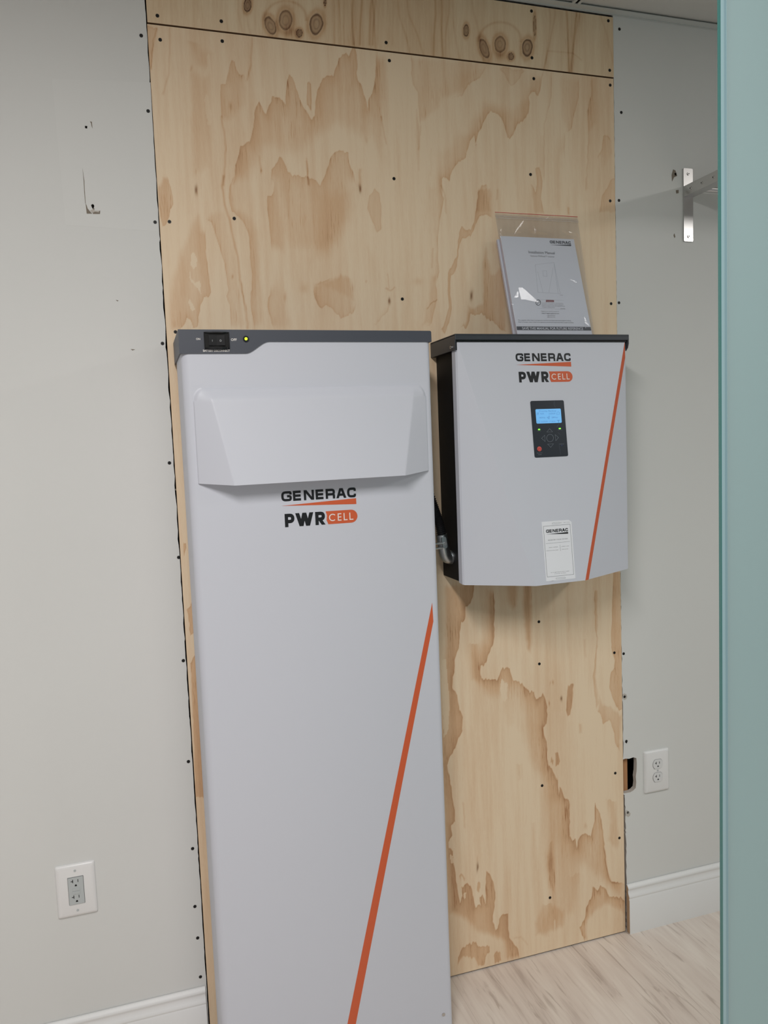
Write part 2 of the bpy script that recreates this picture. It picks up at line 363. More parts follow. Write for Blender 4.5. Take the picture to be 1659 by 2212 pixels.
# (sharp outline, soft closing outline, base, edge, edge width px, soft width px)
PATCH = [
 (A((820,1531),(835,1480),(840,1340),(860,1300),(885,1220),(890,1180),(920,1165),(950,1135),(975,1135),(990,1060),(1010,1000),(1020,880),(1040,800),(1065,762),(1090,800),(1110,850),(1130,870),(1150,800),(1175,760),(1185,708),(1215,720),(1250,728),(1290,780),(1305,800),(1310,640),(1320,560),(1340,518),(1370,545),(1400,640),(1440,740),(1465,805),(1490,840),(1520,900),(1550,940),(1575,880),(1580,760),(1600,660),(1620,610))
  + C((130,450),(160,405),(200,370),(240,355),(265,365),(280,300),(300,250),(310,205),(340,165),(380,150),(410,185),(440,110),(465,100),(485,180),(490,260),(482,340),(495,400),(525,460),(550,540),(575,600),(578,690),(600,580),(630,540),(650,440),(662,300),(672,125)),
  C((830,140),(840,500),(800,900),(740,1250),(560,1020),(300,900),(140,1000)) + A((1400,1330),(1150,1230),(1000,1531)), .26, .34, 16, 34),
 (A((750,960),(715,900),(708,605),(760,595),(780,490),(795,430),(808,380),(835,400),(855,470),(880,510),(920,520),(945,590),(955,560)), A((970,800),(880,900),(820,960)), .2, .2, 10, 20),
 (A((1505,600),(1520,580),(1540,610),(1543,700),(1538,850),(1500,790)), [], .3, .3, 3, 0),
 (A((400,560),(460,460)), A((640,520),(660,1000),(640,1400),(420,1500),(380,1000)), .2, 0, 10, 22),
 (A((360,200),(560,240)), A((680,300),(640,520),(460,460)), .22, 0, 10, 22),
 (A((30,60),(125,90),(90,200),(70,480),(50,420)), [], .15, .25, 3, 0),
 (A((1170,1531),(1180,1390),(1230,1320),(1250,1255),(1290,1310),(1320,1400),(1370,1445),(1420,1440)) + C((100,1345),(140,1400),(190,1300),(220,1200),(240,1120),(290,1085),(330,1060),(370,1090),(400,1085),(410,1180),(450,1280),(480,1400)),
  D((440,200),(300,520),(160,600)) + B((1340,700),(1290,640)), .24, .28, 16, 30),
 (B((1160,20),(1200,60),(1200,150),(1170,190),(1135,180),(1135,300),(1160,480),(1180,700)), B((1330,740),(1340,500),(1280,200),(1230,30)), .30, .18, 14, 24),
 (B((215,0),(245,80),(265,180),(270,260),(245,310),(240,380),(200,440),(175,460),(150,330),(132,80)), B((170,0),), .42, .1, 8, 10),
 (B((565,480),(570,600),(580,760),(595,900),(610,1000),(622,1070),(600,1112),(555,1120),(525,1180),(510,1280),(495,1392),(455,1392),(430,1330),(400,1310),(360,1380),(320,1440)),
  B((225,1440),(205,1200),(235,950),(320,640),(400,480),(480,320),(540,330)), .34, .22, 14, 18),
 (B((330,740),(400,720)), B((430,900),(430,1100),(380,1200),(320,1100)), .26, 0, 8, 16),
 (B((570,405),(620,430),(660,540),(700,660),(740,790),(765,940),(780,1040),(760,1100),(795,1180),(805,1400)), B((960,1400),(930,1150),(890,980),(870,740),(820,560),(790,400),(760,300),(600,330)), .12, .26, 9, 12),
 (B((830,0),(795,90),(785,200),(810,310),(860,370),(910,400),(950,490),(975,560),(980,740),(1000,900),(995,1040),(980,1080),(990,1230),(1020,1400)), B((1140,1400),(1130,1150),(1100,900),(1080,500),(1000,350),(940,300),(880,280),(850,100),(870,0)), .12, .30, 9, 16),
 (B((1170,1000),(1165,1080),(1145,1120),(1140,1190),(1165,1290),(1200,1420)), B((1420,1420),(1330,1200),(1290,1050),(1220,900)), .10, .3, 9, 18),
 (B((1560,1060),(1580,1130),(1600,1190),(1640,1215)), B((1659,1000),(1560,990)), .12, .2, 6, 8),
 (B((1570,990),(1600,985),(1640,955)), B((1659,1000),(1600,1060)), .1, .2, 4, 8),
 (C((995,165),(998,330),(1015,450),(1055,520),(1062,660),(1085,850)), C((1180,760),(1270,700),(1320,600),(1380,575),(1480,550),(1560,430),(1659,360),(1659,215)), .22, .16, 8, 14),
 (C((1380,577),(1440,562),(1480,548),(1495,520),(1510,490),(1530,455),(1565,428)) + E_((30,340),(70,290),(160,240),(210,180),(245,90)), C((1659,215),(1400,240),(1300,400),(1290,600)), .16, .24, 5, 40),
 (C((1060,680),(1030,660)), C((1035,900),(1050,1280),(1085,1270),(1085,850)), .28, 0, 5, 6),
 (C((1300,1484),(1285,1340),(1320,1320),(1355,1370),(1385,1260),(1440,1180),(1510,1140),(1550,980),(1590,920),(1610,1020)) + E_((130,940),(160,800),(200,720),(240,650),(270,590),(290,580),(320,600),(360,600),(400,650),(430,740),(460,860),(490,860),(540,780),(570,710),(620,680),(680,600),(690,500),(685,430),(710,370),(740,380),(780,430),(800,360),(820,220),(840,160)),
  E_((650,170),(600,420),(490,520),(330,430),(200,440),(80,600),(0,760)) + C((1450,800),(1340,1000),(1220,1050),(1180,1300),(1160,1484)), .20, .34, 9, 24),
 (E_((380,120),(440,220),(490,310),(530,300),(600,220),(640,150)), [], .16, .06, 4, 0),
 (E_((1210,220),(1205,440),(1150,640),(1120,770),(1060,800)), E_((990,640),(960,400),(960,180)), .14, .14, 6, 16),
 (E_((925,180),(918,440),(880,600),(850,720),(845,1000),(850,1300)), E_((750,1300),(780,900),(830,600),(850,180)), .02, .26, 6, 16),
 (E_((1330,220),(1330,420),(1290,580),(1305,800),(1290,1100),(1270,1400)), E_((1320,1400),(1340,800),(1400,700),(1390,220)), .2, .1, 4, 10),
 (E_((1415,1635),(1450,1450),(1500,1370),(1540,1285),(1600,1270)), E_((1600,1635),), .2, .1, 8, 4),
 (E_((1400,1050),(1445,960),(1455,830),(1500,830),(1545,895)), E_((1590,1000),(1500,1150),(1430,1400),(1360,1600),(1340,1500),(1400,1250)), .12, .18, 6, 12),
 (E_((1060,1060),(1060,800)), E_((980,800),(900,1060),(920,1635),(1060,1635)), .14, .08, 6, 22),
 (E_((700,1325),(750,1420),(770,1350),(755,1170),(790,1165),(830,1300),(810,1480),(845,1640)), E_((730,1640),(700,1420)), .26, .16, 6, 6),
 (E_((340,1160),(360,1160)), E_((380,1300),(420,1640),(340,1640),(330,1400)), .2, 0, 5, 10),
 (E_((130,1640),(155,1430),(190,1350),(230,1340),(270,1380)) , E_((320,1640),), .26, .14, 8, 10),
 (D((1475,20),(1465,160),(1440,290),(1420,370),(1380,385),(1330,345),(1310,400),(1290,600),(1220,740),(1212,900),(1222,1040),(1190,1160),(1160,1240),(1190,1260),(1222,1180),(1247,1040),(1232,900),(1242,760),(1280,740),(1300,620),(1312,500),(1340,450),(1410,430),(1432,400),(1448,340),(1480,260),(1540,250),(1600,290)), D((1600,100),(1590,20)), .34, .14, 6, 8),
 (D((1290,1250),(1330,1200),(1370,1222),(1400,1150),(1408,1090),(1430,1110),(1480,1110),(1500,1090),(1560,1140),(1600,1160),(1659,1220),(1720,1260)), D((1720,600),(1600,760),(1555,520),(1525,510),(1490,700),(1500,1000),(1430,1040),(1380,1000),(1360,1150)), .36, .18, 9, 8),
 (D((70,830),(110,840),(170,805),(220,800)), D((300,740),(400,780),(430,860),(430,1010)), .2, .1, 6, 10),
 (D((430,1010),(410,1080),(310,1130),(250,1080),(180,1020),(140,1055),(100,1020),(70,900),(66,830)), D((170,805),(300,740),(400,780),(430,860)), .22, .16, 6, 14),
 (D((545,90),(600,35),(630,70),(645,150),(645,380),(610,410),(570,300),(525,200)), [], .26, .06, 5, 0),
 (D((0,0),(60,0)), D((450,0),(450,300),(250,650),(0,700)), .24, 0, 8, 36),
 (D((480,430),(540,470)), D((640,620),(660,800),(560,1000),(500,700)), .14, 0, 8, 20),
 (D((1150,0),(1182,120),(1150,280),(1132,450),(1130,600),(1140,740),(1120,840)), D((1060,850),(1080,500),(1040,200),(1035,0)), .12, .3, 8, 16),
 (D((1040,1190),(1070,1190),(1100,1080),(1120,980),(1110,760)), D((1060,760),(1000,1130),(960,1240)), .2, .15, 6, 10),
 (D((580,1200),(640,1140),(700,1080),(720,1000)), D((640,1060),(600,1100)), .05, .2, 3, 10),
 (Fc((365,-40),(360,20),(355,120),(320,190),(290,200),(290,290),(255,330),(245,420),(235,540),(200,640),(200,740),(185,770),(180,870),(220,920),(240,1050),(270,1120),(265,1230),(235,1290),(215,1350),(160,1440),(140,1510),(160,1640),(172,1698))+G((100,150),(130,330),(132,430),(100,470),(108,550),(75,590),(80,640),(112,680),(120,790),(138,870),(150,1030),(175,1140),(200,1080),(190,1010),(240,960),(270,990),(290,1060),(310,1170),(330,1150),(360,1170),(345,1100),(375,1080),(405,1150),(400,1020),(405,860),(440,900),(470,960),(487,1050),(480,1150),(465,1250),(460,1300),(490,1370),(510,1350),(520,1270),(545,1230),(595,1215),(600,1350),(610,1440),(650,1490),(685,1530),(702,1640)),
  G((560,1640),(540,1480),(400,1440),(300,1400),(200,1290),(60,1240),(30,600))+Fc((60,1300),(70,900),(100,500),(90,0)), .30, .24, 16, 16),
 (Fc((520,20),(535,150),(530,330),(535,440),(520,520),(480,600),(460,660),(415,695),(412,770),(425,795),(480,795),(560,800),(580,740),(600,700),(660,712),(680,780),(690,805),(740,825),(790,870),(820,910),(860,905),(870,950),(900,968),(925,955),(938,920),(960,980),(972,1030),(970,1180),(940,1210),(945,1280),(970,1350),(975,1500),(1000,1550),(1020,1560),(1060,1650))
  +G((1000,20),(1030,80),(1038,190),(1050,120),(1090,210),(1135,260),(1135,550),(1160,580),(1185,570),(1195,655),(1215,580),(1235,530),(1280,545),(1320,550),(1350,420),(1355,265),(1400,350),(1425,500),(1440,650),(1460,830),(1490,940),(1570,960),(1640,965)),
  G((1640,1130),(1500,1100),(1420,1000),(1250,860),(1200,1000),(1180,1250),(1050,1400),(850,1400),(900,1100),(850,500),(860,100))+Fc((780,1500),(720,1300),(600,1180),(560,1000),(430,960),(340,830),(300,600),(400,420),(430,20)), .13, .40, 17, 26),
 (G((780,430),(850,430)), G((900,900),(980,1450),(820,1430),(780,1000)), .15, 0, 8, 14),
 (G((940,640),(1000,560)), G((1020,900),(1020,1100),(940,1000),(925,760)), .24, 0, 8, 10),
 (G((880,1150),(1000,1130)), G((1110,1200),(1100,1340),(1000,1400),(830,1430),(810,1300)), .22, 0, 8, 12),
 (G((1100,900),(1250,880)), G((1200,1250),(1080,1260)), .14, 0, 8, 16),
 (G((1430,220),(1560,260)), G((1590,620),(1560,700),(1450,600),(1470,420)), .22, 0, 8, 12),
 (Fc((300,500),(420,500)), Fc((420,830),(320,830)), .24, 0, 8, 14),
 (Fc((1385,1050),(1430,1120),(1440,1170),(1490,1140),(1530,1230),(1540,1330),(1585,1430)), Fc((1610,1100),(1530,1030),(1450,1000),(1400,900)), .24, .12, 6, 8),
 (Fc((1365,60),(1370,350),(1385,450),(1368,660),(1355,780),(1365,900),(1385,1050)), Fc((1410,1000),(1385,780),(1400,450),(1400,60)), .22, .1, 3, 4),
 (Fc((1520,-100),(1520,20),(1510,300),(1505,520),(1535,640),(1530,710),(1500,750),(1490,860),(1520,960),(1560,1040),(1600,1060)), Fc((1600,-100),), .3, .08, 6, 3),
 (Fc((1150,850),(1190,848),(1185,960),(1165,1090),(1145,1100),(1130,1050),(1140,900)), [], .5, 0, 5, 0),
 (Fc((1040,1410),(1065,1420),(1080,1500),(1070,1530),(1045,1525)), [], .45, 0, 5, 0),
 (Fc((1005,1460),(1025,1470),(1020,1510),(1000,1505)), [], .4, 0, 5, 0),
 (Fc((760,-100),(860,-100)), Fc((865,500),(840,620),(790,560),(750,200)), .50, 0, 6, 12),
 (Fc((600,-100),(760,-100)), Fc((740,200),(680,260),(620,150)), .34, 0, 6, 14),
 (Fc((1110,-60),(1170,-60)), Fc((1170,400),(1140,420),(1120,200)), .28, 0, 6, 10),
 (Fc((1260,460),(1310,460)), Fc((1310,640),(1270,620)), .22, 0, 6, 10),
 (Fc((1220,1170),(1270,1160)), Fc((1275,1250),(1225,1260)), .22, 0, 6, 7),
 (Fc((700,1500),(780,1500)), Fc((780,1650),(720,1650)), .2, 0, 6, 10),
 (G((160,1690),(160,1610),(200,1520),(300,1475),(340,1510),(430,1520),(435,1570),(400,1600),(385,1690)), G((330,1700),(300,1620),(210,1600)), .34, .1, 6, 4),
 (G((480,1650),(472,1580),(500,1550),(530,1570),(535,1650)), [], .42, .0, 6, 0),
 (G((1265,1480),(1225,1360),(1270,1270),(1280,1180),(1320,1100),(1340,990),(1380,1020),(1400,975),(1440,1000),(1480,1080),(1520,1075),(1640,1112)), G((1640,1260),(1450,1160),(1370,1220),(1310,1300),(1300,1400),(1320,1480)), .2, .34, 8, 12),
 (G((330,960),(355,965),(357,1010),(340,1062),(325,1020)), [], .42, 0, 5, 0),
 (G((172,900),(200,885),(222,920),(218,950),(200,910),(185,915),(180,960)), [], .32, 0, 5, 0),
 (V((355,270),(375,275),(378,310),(360,370)), [], .35, .1, 3, 0),
 (V((382,790),(425,742),(445,800),(445,990),(410,1000),(395,850)), [], .35, .1, 4, 0),
 (V((410,1230),(455,1140),(480,1400),(500,1800),(520,2300)), V((450,2300),(425,1600)), .34, .1, 5, 2),
]
LIGHT = [A((560,740),(580,690),(600,730),(605,800),(622,860),(620,985),(590,985),(575,860)), A((590,320),(615,340),(618,480),(575,535),(555,510),(585,440)),
 B((440,710),(470,700),(495,760),(490,830),(460,860),(432,820)), B((425,870),(435,940),(470,985),(520,960),(530,1080),(500,1030),(440,975),(420,930)), B((420,1130),(455,1180),(480,1240),(430,1235),(415,1180)),
 Fc((90,620),(130,620),(160,1000),(150,1200),(110,1300),(95,900)), G((90,710),(115,720),(120,780),(95,790)), G((205,1050),(228,1050),(225,1095),(212,1098)),
 Fc((590,800),(640,830),(640,960),(600,990),(580,900)), G((1000,1280),(1012,1290),(1008,1400),(998,1390))]
# thin lines: (points, width px, strength)
LINES = [(B((735,0),(722,90),(745,230),(790,400),(830,600),(868,740),(880,900),(930,1180),(962,1400)), 2.6, .34),
 (A((715,900),(735,1000),(755,1200),(745,1400),(735,1531)), 2.2, .3), (A((240,80),(235,500),(180,700)), 2.0, .2), (A((125,90),(75,300),(70,470)), 2, .25),
 (A((995,180),(990,420),(955,570)), 2.2, .25), (C((1085,850),(1075,1000),(1060,1060)), 2, .2),
 (D((685,870),(715,905),(760,875)), 1.6, .3), (D((1035,1050),(1070,1005),(1120,978)), 1.2, .4), (D((700,760),(712,880)), 1.4, .25),
 (D((1160,0),(1190,80),(1195,230)), 2.0, .2), (D((1085,540),(1080,700)), 2, .2), (G((650,1440),(710,1425),(770,1500)), 1.8, .15),
 (A((1060,1260),(1080,1400)), 2, .2), (A((1500,1290),(1515,1531)), 2, .22), (C((10,1180),(30,1400)), 2.2, .25), (C((510,1250),(515,1440)), 3, .3),
 (C((715,750),(760,1000)), 1.6, .22), (C((1185,1060),(1180,1300)), 1.6, .12), (E_((1095,1580),(1100,1635)), 2.5, .35),
 (G((1440,650),(1462,850),(1500,950),(1560,960)), 2, .2), (G((205,260),(218,470)), 2.0, .2), (E_((360,1400),(350,1500)), 2, .2)]
SPOT = [(B((485,125))[0], 3, 9, .6), (D((713,990))[0], 2.4, 6, .7), (D((1415,940))[0], 3, 9, .55), (A((800,800))[0], 4, 8, .3), (A((440,460))[0], 2.5, 6, .3),
 (D((465,20))[0], 2.6, 8, .5), (A((1078,1400))[0], 2, 6, .4), (B((817,930))[0], 2, 5, .4), (Fc((1090,960))[0], 2, 5, .5), (Fc((990,995))[0], 1.6, 5, .4), (Fc((1018,820))[0], 1.8, 5, .4),
 (Fc((995,826))[0], 1.4, 4, .3), (B((1300,1110))[0], 3, 10, .3), (G((328,820))[0], 1.8, 9, .5), (G((327,745))[0], 1.2, 6, .3), (D((520,830))[0], 2, 3, .3), (C((575,970))[0], 3, 8, .2),
 (G((1275,475))[0], 2.5, 7, .25), (B((1470,1030))[0], 9, 11, .2), (G((960,780))[0], 7, 26, .3), (D((960,820))[0], 10, 8, .2)]
SLINES = []
for x0, bow, st in ((40,40,.1),(170,60,.12),(240,60,.12),(420,-30,.12),(1010,24,.15),(1060,20,.12),(1120,16,.14),(1215,12,.34),(1310,-20,.42),(1400,-20,.3),(1440,-30,.3),(1480,-20,.12),(1560,-10,.1),(1620,-24,.12)):
    SLINES.append((S((x0+10,-60),(x0+bow*.1,120),(x0+bow*.5,260),(x0+bow+8,420)), 4.0, st))
for x0, bow, st in ((-150,20,.12),(-90,20,.1),(8,6,.3),(110,60,.16),(150,80,.18),(270,-20,.34),(298,-4,.3),(330,-30,.2),(345,30,.15),(420,60,.12),(735,-30,.18),(760,-60,.2),(812,4,.36),(855,-28,.36),(870,-50,.2),(950,60,.14),(1000,20,.12)):
    SLINES.append((S2((x0,-30),(x0+bow*.05+6,60),(x0+bow*.5+8,150),(x0+bow+12,300)), 4.0, st))
KNOTS = [(535,11,8,15,.1,.9),(584,56,11,21,-.35,.62),(617,44,14,22,0,.55),(683.5,52,14,23,.12,.66),(646.5,72,6.5,9,0,.85),(702,4,2.5,9,0,.9),
 (1007,66,6,13,0,.8),(1046,105,9,22,-.3,.6),(1080,96,12,18,0,.5),(1139,103,11,19,.1,.72),(1104,122,6,8,0,.85),(1155,56,3,22,0,.5)]

def seg_dist(px, py, pl, closed=False):
    d = np.full(px.shape, 1e9)
    P = pl+[pl[0]] if closed else pl
    if len(P) == 1: return np.hypot(px-P[0][0], py-P[0][1])
    for (x0, y0), (x1, y1) in zip(P, P[1:]):
        dx, dy = x1-x0, y1-y0; L2 = dx*dx+dy*dy+1e-9
        t = np.clip(((px-x0)*dx+(py-y0)*dy)/L2, 0, 1)
        d = np.minimum(d, np.hypot(px-x0-t*dx, py-y0-t*dy))
    return d
def inside(px, py, P):
    c = np.zeros(px.shape, bool)
    for (x0, y0), (x1, y1) in zip(P, P[1:]+P[:1]):
        if y0 == y1: continue
        c ^= ((y0 > py) != (y1 > py)) & (px < (x1-x0)*(py-y0)/(y1-y0)+x0)
    return c
def sst(x): x = np.clip(x, 0, 1); return x*x*(3-2*x)
def vnoise(x, y, seed):
    g = np.random.default_rng(seed).random((64, 64))
    xi = np.floor(x).astype(int); yi = np.floor(y).astype(int); fx = sst(x-xi); fy = sst(y-yi)
    a = g[xi % 64, yi % 64]; b = g[(xi+1) % 64, yi % 64]; c = g[xi % 64, (yi+1) % 64]; d = g[(xi+1) % 64, (yi+1) % 64]
    return (a*(1-fx)+b*fx)*(1-fy)+(c*(1-fx)+d*fx)*fy
def pix(X, Z):
    R = np.array(RM); v = np.stack([X-CAM.x, np.full(X.shape, -CAM.y), Z-CAM.z], -1) @ R
    return CX+F*v[..., 0]/-v[..., 2], CY-F*v[..., 1]/-v[..., 2]
def tone_sheet(X, Z):
    px, py = pix(X, Z)
    py = py+(vnoise(X*210, Z*9, 3)-.5)*5*(1+(Z < 1.2)*.5)+(vnoise(X*60, Z*20, 5)-.5)*3
    px = px+(vnoise(X*90, Z*80, 1)-.5)*2.0
    T = np.full(X.shape, .06)+.10*(vnoise(X*5, Z*3, 40)-.5)
    soft_up = np.where(Z > 1.7, .76, 1.15)
    for sharp, soft, a, e, Lw, sw in PATCH:
        P = sharp+soft; xs = [q[0] for q in P]; ys = [q[1] for q in P]
        m = (px > min(xs)-2) & (px < max(xs)+2) & (py > min(ys)-2) & (py < max(ys)+2)
        idx = np.where(m)
        if not len(idx[0]): continue
        x = px[idx]; y = py[idx]; dall = seg_dist(x, y, P, True); ins = sst((np.where(inside(x, y, P), dall, -dall)+.9)/1.8)
        v = np.full(x.shape, float(a))
        if e: v += e*np.exp(-seg_dist(x, y, sharp, closed=not soft)/Lw)
        if soft and sw: v *= sst(seg_dist(x, y, [sharp[-1]]+soft+[sharp[0]])/sw)
        v *= ins*soft_up[idx]
        if e: v += ins*.12*np.exp(-(seg_dist(x, y, sharp, closed=not soft)/1.7)**2)
        T[idx] += v*(1-T[idx])
    for P in LIGHT:
        T *= 1-.8*inside(px, py, P)
    for P, wd, st in LINES:
        T += st*np.exp(-(seg_dist(px, py, P)/wd)**2)
    K = np.zeros(X.shape)
    for (x, y), rx, ry, st in SPOT:
        g = np.exp(-(((px-x)/rx)**2+((py-y)/ry)**2)); T += st*g
        if st > .45: K = np.maximum(K, .6*g)
    return T, K
def tone_strip(X, Z):
    px, py = pix(X, Z)
    T = np.full(X.shape, .10)+.10*(vnoise(X*9, Z*2, 21)-.3)
    wx = px
    for cx, cy, rx, ry, rot, st in KNOTS:      # grain bends round the knots
        wx = wx+(px-cx)*-.35*np.exp(-(((px-cx)/40)**2+((py-cy)/55)**2))
    for P, wd, st in SLINES:
        d = seg_dist(wx, py, P); T += st*.8*np.exp(-(d/2.2)**2)+st*.25*np.exp(-(d/11)**2)
    T += .10*(vnoise(wx*.35, py*.02, 44)-.5)
    K = np.zeros(X.shape)
    for cx, cy, rx, ry, rot, st in KNOTS:
        dx, dy = px-cx, py-cy; c, s = math.cos(rot), math.sin(rot)
        u = (dx*c+dy*s)/rx; v = (-dx*s+dy*c)/ry; r = np.sqrt(u*u+v*v)+(vnoise(px*.12, py*.12, 30)-.5)*.16
        T += .34*np.exp(-((r-1.25)/.35)**2)+.3*(r < 1)
        K = np.maximum(K, np.clip(st*1.1*(sst((1.1-r)/.16))*(.40+.75*np.exp(-((r-.95)/.13)**2)+.3*np.exp(-((r-.45)/.10)**2)), 0, 1))
    for cxx, cyy in ((617, 20), (1080, 66)):
        r = np.hypot((px-cxx)/45, (py-cyy-20)/38); T += .22*np.exp(-((r-1)/.07)**2)*(py < cyy+25)
    T += .3*np.exp(-(((px-632)/20)**2+((py-72)/16)**2))+.3*np.exp(-(((px-1085)/18)**2+((py-122)/12)**2))
    T += .16*np.exp(-(seg_dist(px, py, S2((740,212),(845,222),(880,250)))/1.5)**2)
    return T, K
def sheet(name, x0, x1, z0, z1, tone, material, label, cat, jag=.0006):
    dx, dz = .0017, .0023
    nx = int((x1-x0)/dx); nz = int((z1-z0)/dz)
    xs = np.linspace(x0, x1, nx); zs = np.linspace(z0, z1, nz)
    X, Z = np.meshgrid(xs, zs, indexing='ij')
    T, K = tone(X, Z)
    V = np.stack([X, np.zeros_like(X), Z], -1).reshape(-1, 3)
    V[:, 0] -= x0; V[:, 2] -= z0
    i = np.arange(nx-1)[:, None]*nz+np.arange(nz-1)[None, :]
    Q = np.stack([i, i+nz, i+nz+1, i+1], -1).reshape(-1, 4)
    # back corners
    n0 = len(V)
    Lx, Lz, th = x1-x0, z1-z0, .015
    V = np.vstack([V, [[0, th, 0], [Lx, th, 0], [Lx, th, Lz], [0, th, Lz]]])
    me = bpy.data.meshes.new(name)
    corners = [0, (nx-1)*nz, (nx-1)*nz+nz-1, nz-1]
    bl, br, tr, tl = corners
    ex = np.array([[bl, n0, n0+1, br], [br, n0+1, n0+2, tr], [tr, n0+2, n0+3, tl], [tl, n0+3, n0, bl], [n0, n0+3, n0+2, n0+1]])
    Fq = np.vstack([Q, ex])
    me.vertices.add(len(V)); me.vertices.foreach_set('co', V.ravel())
    me.loops.add(Fq.size); me.loops.foreach_set('vertex_index', Fq.ravel().astype(np.int32))
    me.polygons.add(len(Fq)); me.polygons.foreach_set('loop_start', np.arange(0, Fq.size, 4, dtype=np.int32))
    me.update(calc_edges=True)
    col = me.attributes.new('tone', 'FLOAT_COLOR', 'POINT')
    c = np.zeros((len(V), 4), np.float32); c[:, 3] = 1
    c[:n0, 0] = np.clip(T, 0, 1).ravel(); c[:n0, 1] = np.clip(K, 0, 1).ravel(); c[n0:, 0] = .5
    col.data.foreach_set('color', c.ravel())
    me.materials.append(material); me.materials.append(M_PLYE)
    mi = np.zeros(len(Fq), np.int32); mi[-5:] = 1; me.polygons.foreach_set('material_index', mi)
    o = bpy.data.objects.new(name, me); scene.collection.objects.link(o); o.location = (x0, 0, z0)
    ORG[o] = Vector((x0, 0, z0)); tag(o, label, cat); return o
PLX = 1.2105
ply = sheet('plywood_sheet', 0, PLX, .004, 2.4335, tone_sheet, M_PLY, 'tall pale plywood sheet behind the two white cabinets', 'plywood')
strip = sheet('plywood_strip', 0.001, PLX+.001, 2.4375, 2.592, tone_strip, M_PLYS, 'short knotty plywood strip across the top above the seam', 'plywood')

_screw = None
def screw(px, py, parent, y=0.0):
    global _screw
    p = at(px, py, y)
    if _screw is None:
        bm = bmesh.new(); disc(bm, (0, .004, 0), (0, -1, 0), .0040, .0046, 18)
        me = bpy.data.meshes.new('screw'); bm.faces.ensure_lookup_table()
        for q in (stroke2d([(-.0022, 0), (.0022, 0)], .0009)+stroke2d([(0, -.0022), (0, .0022)], .0009)):
            f = bm.faces.new([bm.verts.new((a, -.0008, b)) for a, b in q]); f.material_index = 1
        bm.to_mesh(me); bm.free(); me.materials.append(M_SCREW); me.materials.append(M_SCREWH); _screw = me
    o = bpy.data.objects.new('screw', _screw); scene.collection.objects.link(o)
    o.parent = parent; o.location = p-ORG[parent]; o.rotation_euler = (0, random.random()*1.5, 0)
for q in ((346,86),(480,89),(841,131),(1153,170),(1318,184),(851,386),(1146,377),(1318,434),(366,479),(506,472),(869,646),(1320,656),(379,717),(1164,1343),(1165,1434),(1327,1410),(1171,1697),(1329,1670),(1338,1810),(1188,1939)):
    screw(*q, ply)
for q in ((340,34),(478,46),(834,92),(1148,24),(1149,125),(1314,45),(1317,152)): screw(*q, strip)

# ================================================================ room shell
CEIL = 2.6
bm = bmesh.new()
left = [(-3.0, 0)]; left += [(-.007, 0)]
z = .0
pts = []
while z < CEIL:
    j = random.random()
    base = -.0026 if z < 1.9 else -.0018
    pts.append((base+(j-.6)*(.0028 if 1.2 < z < 2.1 else .0016), z)); z += random.uniform(.006, .03)
lp = [(-3.0, 0)]+pts+[(pts[-1][0], CEIL), (-3.0, CEIL)]
prism_xz(bm, lp, .0015, .0165)
wall = build('wall_back', bm, M_WALL, origin=(0, 0, 0)); wall['kind'] = 'structure'
bm = bmesh.new()
rp = []
def redge(z0, z1, a, b, amp):
    z = z0; out = []
    while z < z1:
        t = (z-z0)/(z1-z0); out.append((a+(b-a)*t+(random.random()-.5)*amp, z)); z += random.uniform(.004, .016)
    return out
hole = [(1.2095,.4265),(1.235,.4265),(1.2455,.430),(1.2535,.436),(1.256,.452),(1.2545,.47),(1.2575,.488),(1.2585,.51),(1.2575,.526),(1.247,.5305),(1.232,.5285),(1.220,.531),(1.2095,.5295)]
rp = redge(.0, .424, 1.2215, 1.2160, .0034)+hole+redge(.535, 1.0, 1.2135, 1.2118, .0028)+redge(1.0, CEIL, 1.2118, 1.2122, .0012)
rp = rp+[(1.2122, CEIL), (3.4, CEIL), (3.4, 0)]
prism_xz(bm, rp, .0015, .0165)
wall2 = build('wall_back', bm, M_WALL, origin=(1.22, 0, 0)); wall2['kind'] = 'structure'
# raw gypsum on the cut edges
for wl in (wall, wall2):
    me = wl.data; me.materials.append(M_GYP)
    for p in me.polygons:
        if abs(p.normal.y) < .5: p.material_index = 1
bm = bmesh.new(); box(bm, -3.0, 3.4, .10, .12, -.02, CEIL)
cav = build('wall_rear', bm, M_DARK, origin=(0, .1, 0)); cav['kind'] = 'structure'
STUDS = []
for x0, x1 in ((.004, .04), (.40, .44), (.80, .84), (1.2000, 1.2372)):
    bm = bmesh.new(); box(bm, x0, x1, .018, .099, 0, CEIL); STUDS.append(bm)
def tone_attr(o, v=.25):
    a = o.data.attributes.new('tone', 'FLOAT_COLOR', 'POINT')
    for d in a.data: d.color = (v, 0, 0, 1)
for q in STUDS: tone_attr(build('wall_stud', q, M_STUD, cav))

for q in ((305,77),(320,240),(335,480),(351,742),(366,1000),(386,1204),(396,1427),(407,1645),(416,1833),(421,1958),(427,2026),(433,2110),(1338,63),(1342,243),(1337,433),(1337,654),(1347,1412),(1349,1505),(1353,1601),(1356,1755)):
    screw(*q, wall2 if q[0] > 800 else wall, .0015)

